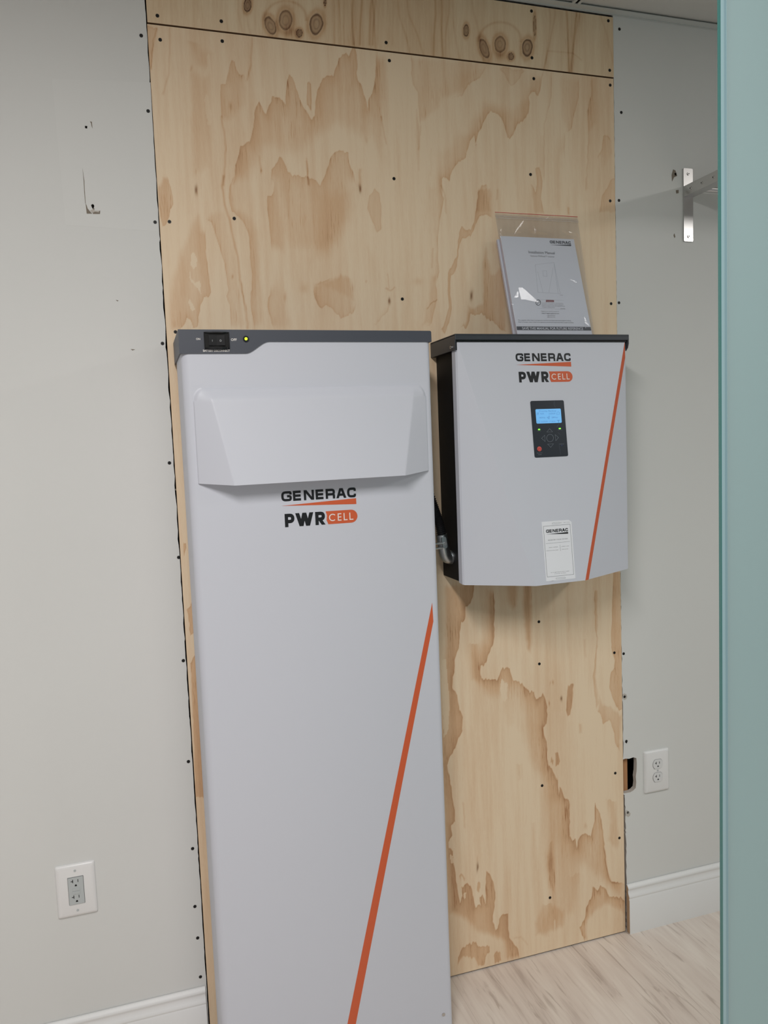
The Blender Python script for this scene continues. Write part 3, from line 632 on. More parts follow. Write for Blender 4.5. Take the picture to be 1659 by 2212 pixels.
def marks(name, material, polys, y=.0010, th=.0006):
    for P in polys:
        bm = bmesh.new()
        q = [at(a, b, y) for a, b in P]; prism_xz(bm, [(v.x, v.z) for v in q], y, y+th)
        build(name, bm, material, wall2 if P[0][0] > 800 else wall)
H = crop(150, 240, 8.51)
M_SKIM = noise_bump(mat('skim_patch', srgb(225, 226, 224), .88, spec=.2), 300, .1, .0006, .01)
marks('patched_area', M_SKIM, [[(112, 170), (325, 178), (342, 500), (142, 486)]], .0013, .0008)
marks('torn_paper', mat('torn_paper_brown', srgb(134, 124, 112), .95), [
    H((375,190),(412,195),(425,320),(405,270),(398,225)), H((295,1690),(315,1730),(335,1790),(375,1840),(420,1885),(318,1885)),
    H((430,1868),(470,1850),(540,1865),(548,1835),(566,1828),(562,1890),(430,1890)), H((237,1035),(275,1280),(280,1450),(300,1700),(290,1690),(270,1480),(262,1280)),
    H((430,1780),(462,1790),(450,1835)), [(1451,378),(1454,366),(1459,368),(1463,380),(1456,383),(1452,392)], [(1455,508),(1457,504),(1459,512),(1457,514)], [(1460,411),(1466,410),(1466,417),(1461,418)],
    [(378,1056),(388,1057),(379,1060)], [(250,648),(256,649),(254,651)], [(282,754),(292,755),(286,757)]])
marks('anchor_hole', M_DARK, [H((398,1725),(425,1708),(452,1725),(455,1760),(432,1800),(408,1762)), H((285,270),(328,275),(325,318),(288,312)), [(1457,374),(1461,373),(1461,379),(1458,379)], [(1350,1603),(1355,1603),(1354,1606)]], .0007)
marks('exposed_plaster', M_GYP, [H((375,1830),(430,1800),(470,1830),(545,1830),(540,1862),(470,1850),(420,1870)),[(1353,1750),(1358,1752),(1362,1757),(1361,1762),(1357,1765),(1353,1762)],[(1345.5,1500),(1349,1498),(1353,1500),(1355,1505),(1353,1510),(1349,1512),(1345.5,1509)]], .0009)

# floor
bm = bmesh.new(); box(bm, -3.0, 3.4, -4.6, .10, -.02, 0)
fl = bpy.data.materials.new('plank_floor'); fl.use_nodes = True; N, L, b = nodes(fl)
tc = N.new('ShaderNodeTexCoord'); mp = N.new('ShaderNodeMapping'); L.new(tc.outputs['Object'], mp.inputs[0]); mp.inputs['Rotation'].default_value = (0, 0, math.radians(90)); mp.inputs['Location'].default_value = (.72, .07, 0)
bk = N.new('ShaderNodeTexBrick'); bk.inputs['Scale'].default_value = 1; bk.inputs['Brick Width'].default_value = 1.22; bk.inputs['Row Height'].default_value = .18
bk.inputs['Mortar Size'].default_value = .0003; bk.inputs['Mortar Smooth'].default_value = .2; bk.inputs['Bias'].default_value = 0
bk.inputs['Color1'].default_value = (.35, .35, .35, 1); bk.inputs['Color2'].default_value = (.65, .65, .65, 1); bk.inputs['Mortar'].default_value = (.1, .1, .1, 1)
L.new(mp.outputs[0], bk.inputs[0])
def fnoise(sc, loc=0, det=4, dist=0):
    m2 = N.new('ShaderNodeMapping'); m2.inputs['Scale'].default_value = sc; m2.inputs['Location'].default_value = (loc, loc, 0); L.new(tc.outputs['Object'], m2.inputs[0])
    n = N.new('ShaderNodeTexNoise'); n.inputs['Scale'].default_value = 1; n.inputs['Detail'].default_value = det; n.inputs['Distortion'].default_value = dist; L.new(m2.outputs[0], n.inputs[0]); return n.outputs['Fac']
g1 = fnoise((11, 1.6, 1), 0, 5, 2.2); g2 = fnoise((70, 5, 1), 4, 5, .8); g3 = fnoise((4, 1.4, 1), 8, 3, .5)
def mth(op, a, c):
    n = N.new('ShaderNodeMath'); n.operation = op
    for i, v in enumerate((a, c)):
        if isinstance(v, (int, float)): n.inputs[i].default_value = v
        else: L.new(v, n.inputs[i])
    return n.outputs[0]
tot = mth('ADD', mth('ADD', mth('MULTIPLY', g1, .45), mth('MULTIPLY', g2, .3)), mth('ADD', mth('MULTIPLY', g3, .25), mth('MULTIPLY', bk.outputs['Color'], .12)))
rp_ = N.new('ShaderNodeValToRGB'); e = rp_.color_ramp.elements
e[0].position = .40; e[0].color = (*srgb(192, 178, 168), 1); e[1].position = .68; e[1].color = (*srgb(232, 223, 213), 1); k = e.new(.50); k.color = (*srgb(218, 206, 196), 1)
L.new(tot, rp_.inputs[0])
mx = N.new('ShaderNodeMix'); mx.data_type = 'RGBA'; L.new(bk.outputs['Fac'], mx.inputs[0]); L.new(rp_.outputs[0], mx.inputs[6]); mx.inputs[7].default_value = (*srgb(180, 166, 154), 1)
vein = N.new('ShaderNodeMapRange'); L.new(fnoise((38, 3.4, 1), 2, 3, 2.2), vein.inputs[0]); vein.inputs[1].default_value = .60; vein.inputs[2].default_value = .70
mx2 = N.new('ShaderNodeMix'); mx2.data_type = 'RGBA'; L.new(mth('MULTIPLY', vein.outputs[0], .42), mx2.inputs[0]); L.new(mx.outputs[2], mx2.inputs[6]); mx2.inputs[7].default_value = (*srgb(150, 132, 120), 1)
L.new(mx2.outputs[2], b.inputs['Base Color']); b.inputs['Roughness'].default_value = .55; b.inputs['Specular IOR Level'].default_value = .35
floor = build('floor', bm, fl, origin=(0, 0, 0)); floor['kind'] = 'structure'

# ceiling: lay-in tiles, wall angle, cross tee
bm = bmesh.new(); box(bm, -3.0, 3.4, -4.6, .10, CEIL+.006, CEIL+.03)
ceil = build('ceiling', bm, M_CEIL, origin=(0, 0, CEIL)); ceil['kind'] = 'structure'
bm = bmesh.new(); box(bm, -3.0, 3.4, -.022, -.0005, CEIL-.001, CEIL+.001); box(bm, -3.0, 3.4, -.003, .001, CEIL-.02+.017, CEIL+.02)
wa = build('trim_1', bm, M_TRIMM, origin=(0, 0, CEIL)); wa['kind'] = 'structure'
bm = bmesh.new()
c0 = at(1243, 12, 0)
for xx in (1.085, -.525, 1.695+.61-.61*0):
    box(bm, xx-.012, xx-.004, -4.5, -.022, CEIL-.0005, CEIL+.006); box(bm, xx+.004, xx+.012, -4.5, -.022, CEIL-.0005, CEIL+.006); box(bm, xx-.004, xx+.004, -4.5, -.022, CEIL+.004, CEIL+.006)
for yy in (-1.83, -3.05):
    box(bm, -3.0, 3.4, yy-.012, yy+.012, CEIL-.0005, CEIL+.006)
tr = build('trim_2', bm, M_TRIMM, origin=(0, 0, CEIL)); tr['kind'] = 'structure'
bm = bmesh.new(); box(bm, 1.085-.0035, 1.085+.0035, -4.5, -.022, CEIL+.001, CEIL+.0035); build('slot', bm, M_DARK, tr)

# baseboards
prof = [(.0, 0), (-.0145, 0), (-.0150, .006), (-.0150, .1035), (-.0132, .1065), (-.0128, .1085), (-.0142, .111), (-.0140, .1145), (-.0112, .119), (-.0088, .1235), (-.0078, .1290), (-.0082, .1330), (-.0098, .1355), (-.0098, .1385), (-.0078, .1420), (-.0050, .1450), (-.0035, .1475), (.0, .1475)]
for nm, x0, x1 in (('baseboard_left', -3.0, -.0065), ('baseboard_right', 1.2165, 3.4)):
    bm = bmesh.new(); prism_yz(bm, [(a, b_) for a, b_ in prof], x0, x1)
    bb = build(nm, bm, M_BASE, smooth=35, origin=(x0, 0, 0)); bb['kind'] = 'structure'
    if nm.endswith('right'):
        bm = bmesh.new(); prism_yz(bm, [(a*.94, .001+b_*.985) for a, b_ in prof], 1.2160, 1.2166)
        build('cut_end', bm, noise_bump(mat('raw_mdf', srgb(176, 150, 124), .9), 300, .3, .0008), bb)

# ================================================================ battery cabinet
FY = -.211; X0, X1 = .0165, .5713
cab = thing('battery_cabinet', (.294, -.105, 0), 'tall white floor standing battery cabinet with dark grey top and orange diagonal stripe', 'battery cabinet')
bm = bmesh.new()
box(bm, .0225, .566, -.036, -.001, .012, 1.72); build('chassis', bm, M_CHASSIS, cab)
for x in (.05, .52):
    bm = bmesh.new(); box(bm, x, x+.03, -.19, -.02, 0, .035); build('foot', bm, M_BLACK, cab)
bm = bmesh.new(); r = .017; P = [(X0, -.037)]
for i in range(9):
    a = math.pi+math.pi/2*i/8; P.append((X0+r+r*math.cos(a), FY+r+r*math.sin(a)))
for i in range(9):
    a = 1.5*math.pi+math.pi/2*i/8; P.append((X1-.012+.012*math.cos(a), FY+.012+.012*math.sin(a)))
P.append((X1, -.037))
prism_xy(bm, P, .03, 1.7225); cov = build('front_cover', bm, M_WHITE, cab, smooth=35)
# near-black strip, painted shade in the gap between chassis and cover
bm = bmesh.new(); box(bm, .0195, .569, -.0372, -.030, .03, 1.715); build('gap_shade', bm, M_DARK, cab)
# raised panel
bx0, bx1, zt = .0355, .5565, 1.612
def zb(x):
    K = [(bx0, 1.4062), (.1070, 1.3998), (.4835, 1.4022), (bx1, 1.4095)]
    for (a, za), (c, zc) in zip(K, K[1:]):
        if x <= c+1e-9: return za+(zc-za)*(x-a)/(c-a)
    return K[-1][1]
def bumph(x, v):
    t = 1-v
    hc = .014*sst(np.array(t/.17)).item()+.032*max(0, t-.03)
    xl = .066+(.1070-.066)*t; xr = .5265+(.4835-.5265)*t
    e = .0028
    hl = e+(hc-e)*(x-bx0)/(xl-bx0); hr = e+(hc-e)*(bx1-x)/(bx1-xr)
    k = .0006
    h = min(hc, hl, hr) if min(hc, hl, hr) > 0 else 0
    # rounded top corners
    for cx, sg in ((bx0+.034, -1), (bx1-.034, 1)):
        z = zb(x)+v*(zt-zb(x)); cz = zt-.034
        if (x-cx)*sg > 0 and z > cz:
            d = math.hypot(x-cx, z-cz); h *= sst(np.array((.034-d)/.007)).item()
    z = zb(x)+v*(zt-zb(x)); h *= sst(np.array((zt-z)/.004)).item()
    ed = min(x-bx0, bx1-x); h *= (.0+1.0*sst(np.array(ed/.0022)).item())
    return h
bm = bmesh.new(); nu, nv = 240, 90; us = np.linspace(bx0, bx1, nu); g = []
us = np.unique(np.concatenate([us, [.1070, .4835, bx0+.0007, bx0+.0015, bx0+.0022, bx1-.0007, bx1-.0015, bx1-.0022]])); nu = len(us)
for x in us:
    col = []
    for j in range(nv):
        v = j/(nv-1); z = zb(x)+v*(zt-zb(x)); col.append(bm.verts.new((x, FY-bumph(x, v)-.00015, z)))
    g.append(col)
bot = [bm.verts.new((x, FY+.002, zb(x)+.004)) for x in us]
for i in range(nu-1):
    for j in range(nv-1): bm.faces.new((g[i][j], g[i+1][j], g[i+1][j+1], g[i][j+1]))
    bm.faces.new((bot[i], bot[i+1], g[i+1][0], g[i][0]))
build('raised_panel', bm, M_WHITE, cov, smooth=40)
# top cap
bm = bmesh.new(); CY0 = -.2135
def cap_front():
    P = [(.0135, 1.7268), (.0135, 1.6772), (.150, 1.6772)]
    for i in range(1, 12):
        t = i/12; P.append((.150+.052*t, 1.6772+.0248*(t*t*(3-2*t))))
    P += [(.202, 1.7020), (.5738, 1.7020), (.5738, 1.7240), (.5722, 1.7262), (.5700, 1.7268)]
    return P
prism_xz(bm, cap_front(), CY0, -.2085)
box(bm, .0135, .5738, -.2085, -.001, 1.7225, 1.7268)
box(bm, .0135, .0163, -.2085, -.001, 1.6772, 1.7225)
box(bm, .5716, .5738, -.2085, -.001, 1.7020, 1.7225)
capo = build('top_cap', bm, M_CAP, cab)
cpl = Plane((0, CY0, 0), (1, 0, 0), (0, 0, 1))
fpl = Plane((0, FY, 0), (1, 0, 0), (0, 0, 1))
def U(pl, *pts): return [pl.uv(*p) for p in pts]
# rocker switch
bm = bmesh.new(); prism_xz(bm, rrect(.0650, .1172, 1.6865, 1.7212, .002), CY0+.001, CY0-.0010); sw = build('switch_recess', bm, M_SLOT, cab)
bm = bmesh.new()
for za, zc, yy in ((1.7192, 1.7216, -.0055), (1.6862, 1.6892, -.0075)):
    P = [(.0650+.0522*i/14, CY0+yy*math.sin(math.pi*i/14)**.5) for i in range(15)]+[(.1172, CY0), (.0650, CY0)]
    prism_xy(bm, P, za, zc)
box(bm, .0648, .0664, CY0-.003, CY0+.001, 1.6865, 1.7212); box(bm, .1158, .1174, CY0-.003, CY0+.001, 1.6865, 1.7212)
build('switch_guard', bm, M_GBLACK, sw, smooth=30)
bm = bmesh.new(); prism_xy(bm, [(.0745, CY0), (.0745, CY0-.0040), (.0910, CY0-.0022), (.1075, CY0-.0052), (.1075, CY0)], 1.6935, 1.7145); build('rocker', bm, M_GBLACK, sw)
rk = Plane((0, CY0-.0056, 0), (1, 0, 0), (0, 0, 1))
bm = bmesh.new(); decal_polys(bm, rk, stroke2d([(.0815, 1.7010), (.0815, 1.7050)], .0006)+stroke2d([(.0985+.0016*math.cos(a*.6283), 1.7030+.0019*math.sin(a*.6283)) for a in range(10)], .0006, True), 0, .0001)
build('switch_symbol', bm, M_GREYTXT, sw)
bm = bmesh.new(); disc(bm, (.1522, CY0, 1.7074), (0, -1, 0), .0064, .0022, 28); led = build('indicator_bezel', bm, M_GBLACK, cab)
bm = bmesh.new(); disc(bm, (.1522, CY0-.0022, 1.7074), (0, -1, 0), .0031, .0012, 20); build('indicator_light', bm, M_YLED, led)
bm = bmesh.new(); disc(bm, (.145, -.19, 1.7268), (0, 0, 1), .004, .0016, 14); build('cap_screw', bm, M_SCREW, capo)
bm = bmesh.new(); disc(bm, atx(958, 2191, .56).lerp(at(958, 2191, FY), 1), (0, -1, 0), .0042, .0016, 16); build('cover_screw', bm, M_METAL, cov)
def ptext(s, pl, p0, p1, mt, parent, bold=0, h=.0004, hpx=None):
    a, c = pl.uv(*p0), pl.uv(*p1)
    hg = None
    if hpx: q0, q1 = pl.uv(p0[0], p0[1]), pl.uv(p0[0], p0[1]-hpx); hg = q1.y-q0.y
    v = (a.y+c.y)/2
    return text_mesh(s, pl, a.x, c.x, v, mt, parent, hgt=hg, bold=bold, h=h)
ptext('ON', cpl, (423.6, 734.2), (432.6, 734.4), M_WINK, capo, .02)
ptext('OFF', cpl, (499, 736.2), (511.5, 736.4), M_WINK, capo, .02)
ptext('BATTERY DISCONNECT', cpl, (438.8, 760), (496.5, 759.6), M_WINK, capo, .02, hpx=4.6)
def logo(pl, x0, x1, zbase, parent, dz=0.0):
    W = x1-x0
    bm = bmesh.new(); decal_polys(bm, pl, generac(x0, x1, zbase), 0, .0004); build('lettering', bm, M_INK, parent)
    bm = bmesh.new(); decal_polys(bm, pl, [[(x0, zbase-.056*W), (x1, zbase-.092*W), (x1, zbase-.014*W)]], 0, .0004); build('wedge_mark', bm, M_ORANGE, parent)
    t, b_ = zbase-.163*W-dz, zbase-.336*W-dz; h = t-b_
    bm = bmesh.new()
    decal_polys(bm, pl, glyphs('P', x0+.030*W, b_, [.127*W], h, [0], .044*W)+glyphs('W', x0+.170*W, b_, [.240*W], h, [0], .052*W)+glyphs('r', x0+.434*W, b_, [.130*W], h, [0], .044*W), 0, .0004)
    build('lettering', bm, M_INK, parent)
    xr = x1+.008*W; rr = h/2; P = [(x0+.570*W, t+.004*W)]; 
    P = [(x0+.576*W, t), (x0+.592*W, t-.30*h), (x0+.584*W, t-.68*h), (x0+.606*W, b_)]
    cx = xr-rr
    for i in range(13):
        a = -math.pi/2+math.pi*i/12; P.append((cx+rr*math.cos(a), (t+b_)/2+rr*math.sin(a)))
    bm = bmesh.new(); decal_polys(bm, pl, [P], 0, .0004); pill = build('badge', bm, M_ORANGE, parent)
    hh = .56*h; zz = b_+.22*h; th = .0125*W
    q = glyphs('c', x0+.622*W, zz, [.092*W], hh, [0], th)+glyphs('E', x0+.737*W, zz, [.056*W], hh, [0], th)+glyphs('L', x0+.818*W, zz, [.058*W], hh, [0], th)+glyphs('L', x0+.897*W, zz, [.058*W], hh, [0], th)
    bm = bmesh.new(); decal_polys(bm, pl, q, .0004, .0007); build('lettering', bm, M_WINK, pill)
logo(fpl, .2109, .3800, 1.3575, cov)
# orange stripe on the cover
q = U(fpl, (933.5, 1302), (936, 1342), (768.5, 2212), (750.5, 2212))
dirv = (q[2]-q[1]); k = (q[2].y-.05)/(-dirv.y); e1 = q[2]+dirv*k; dir2 = (q[3]-q[0]); k2 = (q[3].y-.05)/(-dir2.y); e2 = q[3]+dir2*k2
bm = bmesh.new(); decal_polys(bm, fpl, [[q[0], q[1], e1, e2]], 0, .0004); build('stripe', bm, M_ORANGE, cov)

# ================================================================ inverter
inv = thing('inverter', (.894, -.08, 1.1225), 'white and black wall mounted inverter box with keypad and blue screen', 'inverter')
bm = bmesh.new(); box(bm, .668, 1.120, -.129, -.001, 1.1225, 1.713, .0015); build('housing', bm, M_BLACK, inv)
DX0, DX1, DF, DT, DB = .6575, 1.1312, -.1555, 1.7125, 1.1228
Mz1 = at(1158, 1266, -.225); Mz2 = at(1264.5, 1253.5, -.225)
bm = bmesh.new(); bv = .004
back = [(DX0, -.1305, DB+.002), (DX1, -.1305, DB+.002), (DX1, -.1305, DT), (DX0, -.1305, DT)]
frm = [(DX0, DF+bv, DB), (DX1, DF+bv, DB), (DX1, DF+bv, DT), (DX0, DF+bv, DT)]
TLc, TRc, BLc, BRc = Vector((DX0+bv, DF, DT-.001)), Vector((DX1-bv, DF, DT-.001)), Vector((DX0+bv, DF, DB-.001)), Vector((DX1-bv, DF, DB-.001))
vb = [bm.verts.new(c) for c in back]; vf = [bm.verts.new(c) for c in frm]
tl, trr, bl, brr, m1, m2 = [bm.verts.new(c) for c in (TLc, TRc, BLc, BRc, Mz1, Mz2)]
mb = [bm.verts.new((Mz1.x, -.1305, DB+.002)), bm.verts.new((Mz2.x, -.1305, DB+.002))]
bm.faces.new((tl, bl, m1)); bm.faces.new((trr, m2, brr)); bm.faces.new((tl, m1, m2)); bm.faces.new((tl, m2, trr))
bm.faces.new((vf[3], vf[0], bl, tl)); bm.faces.new((vf[2], trr, brr, vf[1])); bm.faces.new((vf[3], tl, trr, vf[2]))
bm.faces.new((vb[3], vb[0], vf[0], vf[3])); bm.faces.new((vb[1], vb[2], vf[2], vf[1])); bm.faces.new((vb[2], vb[3], vf[3], vf[2]))
bm.faces.new((vb[0], mb[0], m1, bl, vf[0])); bm.faces.new((mb[0], mb[1], m2, m1)); bm.faces.new((mb[1], vb[1], vf[1], brr, m2))
bm.faces.new((vb[0], vb[3], vb[2], vb[1], mb[1], mb[0]))
door = build('door_panel', bm, M_WHITE, inv)
ipl = Plane(TLc, (1, 0, 0), Mz1-TLc)       # centre facet (approximately planar)
nn = (TRc-TLc).cross((Mz1+Mz2)/2-(TLc+TRc)/2); ipl = Plane((TLc+TRc)/2, (1, 0, 0), (TLc+TRc)/2-(Mz1+Mz2)/2)
rpl = Plane(TRc, (Mz2-TRc).cross((Mz2-TRc).cross(BRc-TRc)), TRc-Mz2)
# stripe on the right facet just beside its crease
bm = bmesh.new(); cr = (Mz2-TRc); nrm = cr.cross(BRc-TRc).normalized(); nrm = nrm if nrm.y < 0 else -nrm
sd = nrm.cross(cr).normalized(); sd = sd if sd.x > 0 else -sd
wd = .0122; k0 = .055
edge_dir = (BRc-TRc)
pts3 = [TRc+cr*.003, TRc+edge_dir*.062, None, Mz2]
# lower right point lies on the bottom edge M2->BR
be = (BRc-Mz2).normalized(); cd_ = cr.normalized(); sinang = (be-cd_*be.dot(cd_)).length; pts3[2] = Mz2+be*(wd/sinang)
k_ = wd/(edge_dir.normalized()-cd_*edge_dir.normalized().dot(cd_)).length; pts3[1] = TRc+edge_dir.normalized()*k_
vs = [bm.verts.new(c+nrm*.0005) for c in pts3]; bm.faces.new(vs); vs2 = [bm.verts.new(c-nrm*.0001) for c in pts3]
for i in range(4): bm.faces.new((vs[i], vs[(i+1) % 4], vs2[(i+1) % 4], vs2[i]))
build('stripe', bm, M_ORANGE, door)
# lid
bm = bmesh.new()
box(bm, .6535, 1.1350, -.1625, -.001, 1.7235, 1.7280, .001)
box(bm, .6535, 1.1350, -.1625, -.1595, 1.7140, 1.7260, .001)
box(bm, .6535, .6560, -.1610, -.001, 1.6905, 1.7260); 
P = [(-.001, 1.7260), (-.001, 1.695), (-.150, 1.688), (-.158, 1.695), (-.1618, 1.706), (-.1618, 1.7260)]
prism_yz(bm, P, 1.1322, 1.1350)
lid = build('lid', bm, M_CAPD, inv)
bm = bmesh.new(); box(bm, .6575, 1.1315, -.1580, -.120, 1.7095, 1.7225); build('lid_gasket', bm, M_GBLACK, lid)
bm = bmesh.new(); prism_yz(bm, [(-.001, 1.6905), (-.155, 1.6905), (-.155, 1.712), (-.001, 1.712)], .6560, .6675); build('lid_flange', bm, M_BLACK, lid)
p = atx(975.5, 750.5, .6535); bm = bmesh.new(); disc(bm, p, (-1, 0, 0), .0038, .0035, 16); sc = build('lid_screw', bm, M_METAL, lid)
bm = bmesh.new(); disc(bm, p+Vector((-.0035, 0, 0)), (-1, 0, 0), .0016, .0002, 6); build('screw_recess', bm, M_SCREWH, sc)
# lettering
a, c = ipl.uv(1114.5, 780.5), ipl.uv(1233, 780)
logo(ipl, a.x, c.x, (a.y+c.y)/2, door, .006*(c.x-a.x))
# keypad
def px_poly(pl, pts): return [tuple(pl.uv(*p)) for p in pts]
K_ = crop(1120, 850, 12.76)
q = px_poly(ipl, [(1146, 867), (1218, 864), (1226, 985), (1154, 989)])
ku0 = (q[0][0]+q[3][0])/2; ku1 = (q[1][0]+q[2][0])/2; kv1 = (q[0][1]+q[1][1])/2; kv0 = (q[2][1]+q[3][1])/2
bm = bmesh.new(); decal_polys(bm, ipl, [rrect(ku0, ku1, kv0, kv1, .004)], -.001, .0012); pad = build('keypad', bm, M_PAD, inv)
def kp(a, b_):  # keypad crop px -> plane uv
    return ipl.uv(*K_((a, b_))[0])
s0, s1 = kp(475, 815), kp(1165, 430)
s0 = (kp(462, 440).x+kp(488, 838).x)/2, (kp(488, 838).y+kp(1180, 805).y)/2; s1 = (kp(1160, 415).x+kp(1180, 805).x)/2, (kp(462, 440).y+kp(1160, 415).y)/2
bm = bmesh.new(); decal_polys(bm, ipl, [rrect(s0[0], s1[0], s0[1], s1[1], .0028)], .0010, .0016); lcd = build('screen', bm, M_LCD, pad)
sh = .0019
def kt(s, a0, a1, yb, mt, parent, hgt, bold=0, h=.0018):
    u0, u1 = kp(a0, yb), kp(a1, yb); return text_mesh(s, ipl, u0.x, u1.x, (kp((a0+a1)/2, yb)).y, mt, parent, hgt=hgt, bold=bold, h=h)
kt('Priority Backup', 562, 1030, 505, M_LCDI, lcd, .0040)
kt('N/A', 596, 695, 580, M_LCDI, lcd, .0040); kt('3.07kW', 826, 1015, 578, M_LCDI, lcd, .0042)
kt('400Vdc', 568, 735, 688, M_LCDI, lcd, .0036); kt('289Vac', 905, 1080, 680, M_LCDI, lcd, .0036)
kt('-3.67kW', 600, 800, 800, M_LCDI, lcd, .0038); kt('17.3kW', 840, 1015, 792, M_LCDI, lcd, .0038)
def kstroke(paths, wd, mt, name, parent, h=.0014, closed=True):
    for P in paths:
        bm = bmesh.new(); decal_polys(bm, ipl, stroke2d([tuple(kp(*p)) for p in P], wd, closed), h-.0004, h)
        build(name, bm, mt, parent)
kstroke([[(495,590),(510,530),(550,530),(535,590)], [(502,560),(545,560),(543,562),(502,562)], [(1045,580),(1050,530),(1085,500),(1120,530),(1115,578)], [(510,760),(570,760),(572,808),(510,810)],
         [(1055,740),(1130,735),(1130,742),(1095,742),(1100,800),(1090,800),(1090,745),(1057,748)], [(775,665),(845,618),(832,705)], [(800,665),(840,640),(832,690)]], .0005, M_LCDI, 'screen_icon', lcd, .0019)
circ = lambda cx, cy, rx, ry, n=24: [(cx+rx*math.cos(2*math.pi*i/n), cy+ry*math.sin(2*math.pi*i/n)) for i in range(n)]
for P in ([(772, 1067), (848, 972), (932, 1058)], [(795, 1398), (958, 1388), (880, 1487)], [(628, 1240), (715, 1152), (728, 1325)], [(1002, 1135), (1096, 1218), (1020, 1305)], circ(862, 1230, 93, 104)):
    kstroke([P], .00072, M_KEYLINE, 'key_symbol', pad, .0016)
cc = kp(567, 1530); bm = bmesh.new(); disc(bm, ipl.p(cc.x, cc.y, .0012), ipl.n, .0059, .0010, 28); rb = build('stop_button', bm, M_RED, pad)
kstroke([[(545, 1500), (532, 1540), (550, 1575), (585, 1575), (605, 1540), (592, 1500)], [(568, 1490), (569, 1540)]], .0008, M_REDD, 'button_symbol', rb, .0028, False)
for a_, b_, t0, t1, yb in ((560, 995, 512, 612, 1043), (1130, 969, 1080, 1195, 1010)):
    u = kp(a_, b_); bm = bmesh.new(); decal_polys(bm, ipl, [rrect(u.x-.0029, u.x+.0029, u.y-.0016, u.y+.0016, .0015)], .0010, .0018); build('indicator_light', bm, M_GLED, pad)
kt('Power', 512, 612, 1045, M_KEYLINE, pad, .0016); kt('Battery', 1080, 1195, 1013, M_KEYLINE, pad, .0016); kt('Internet', 1125, 1248, 1402, M_KEYLINE, pad, .0017, .02)
kt('Disconnect', 500, 650, 1650, M_KEYLINE, pad, .0017, .02); kt('Install', 535, 625, 1694, M_KEYLINE, pad, .0017, .02)
bm = bmesh.new(); u = kp(1187, 1435); decal_polys(bm, ipl, [rrect(u.x-.0011, u.x+.0011, u.y-.0007, u.y+.0007, .0005)], .001, .0014); build('indicator_light', bm, mat('blue_led', srgb(60, 66, 150), .4), pad)
# crease of protective film on the keypad
kstroke([[(985, 215), (970, 300), (1010, 385)], [(1120, 840), (1060, 900), (1055, 950)], [(1080, 1080), (1150, 1140)], [(1110, 1380), (1125, 1500), (1160, 1690)]], .0005, mat('film_crease', srgb(84, 92, 104), .3), 'film_crease', pad, .0013, False)

# registration label
Q_ = crop(1150, 1110, 13.83)
def sp(a_, b_): return ipl.uv(*Q_((a_, b_))[0])
P = [tuple(sp(*v)) for v in ((412, 2018), (275, 240), (1080, 178), (1165, 235), (1283, 1925), (660, 1995))]
bm = bmesh.new(); decal_polys(bm, ipl, [P], 0, .0005); st = build('registration_label', bm, M_STICK, inv)
def sstroke(paths, wd, mt, name, closed=False):
    for P in paths:
        bm = bmesh.new(); decal_polys(bm, ipl, stroke2d([tuple(sp(*p)) for p in P], wd, closed), .0004, .0007)
        build(name, bm, mt, st)
sstroke([[(325, 375), (1122, 308), (1232, 1805), (440, 1888)]], .0007, M_INKG, 'border_line', True)
sstroke([[(405, 890), (1118, 825)], [(820, 930), (835, 1105)]], .0005, M_INKG, 'divider_line')
sstroke([[(585, 288), (600, 272), (800, 255), (812, 272), (800, 290), (600, 306)], [(835, 270), (845, 262), (860, 270), (845, 280)], [(700, 1930), (712, 1912), (975, 1892), (988, 1908), (978, 1925), (715, 1950)], [(545, 2004), (600, 2000), (655, 1990)]], .0004, M_INKG, 'printed_slot', True)
# the label's lines run slightly uphill: use a plane turned with the label
la, lb = sp(275, 240), sp(1165, 172); ang = math.atan2(lb.y-la.y, lb.x-la.x)*.0
lpl = ipl
def stx(s, a0, a1, y0, y1, mt, hg, bold=0):
    u0, u1 = sp(a0, y0), sp(a1, y1); return text_mesh(s, ipl, u0.x, u1.x, (u0.y+u1.y)/2, mt, st, hgt=hg, h=.0006, bold=bold)
u0, u1 = sp(410, 570), sp(1060, 520); bm = bmesh.new(); decal_polys(bm, ipl, generac(u0.x, u1.x, (u0.y+u1.y)/2), .0004, .0007); build('lettering', bm, M_INK, st)
bm = bmesh.new(); decal_polys(bm, ipl, [[tuple(sp(415, 615)), tuple(sp(1065, 592)), tuple(sp(1062, 540))]], .0004, .0007); build('wedge_mark', bm, M_INK, st)
stx('REGISTER YOUR SYSTEM', 470, 1050, 808, 758, M_INKG, .0030)
stx('SERIAL NUMBER', 490, 765, 1015, 995, M_INK, .0013); stx('REGISTRATION CODE', 420, 775, 1112, 1087, M_INK, .0013)
stx('0780D CC0M', 868, 1095, 980, 968, M_INK, .0013); stx('7P6S L0TM', 875, 1065, 1066, 1058, M_INK, .0013)
stx('Go to register.generac.com to register', 545, 1108, 1760, 1712, M_INK, .0014); stx('or scan this code above', 655, 1000, 1797, 1768, M_INK, .0014)
stx('PEEL AWAY', 930, 1120, 270, 256, M_INKG, .0013)

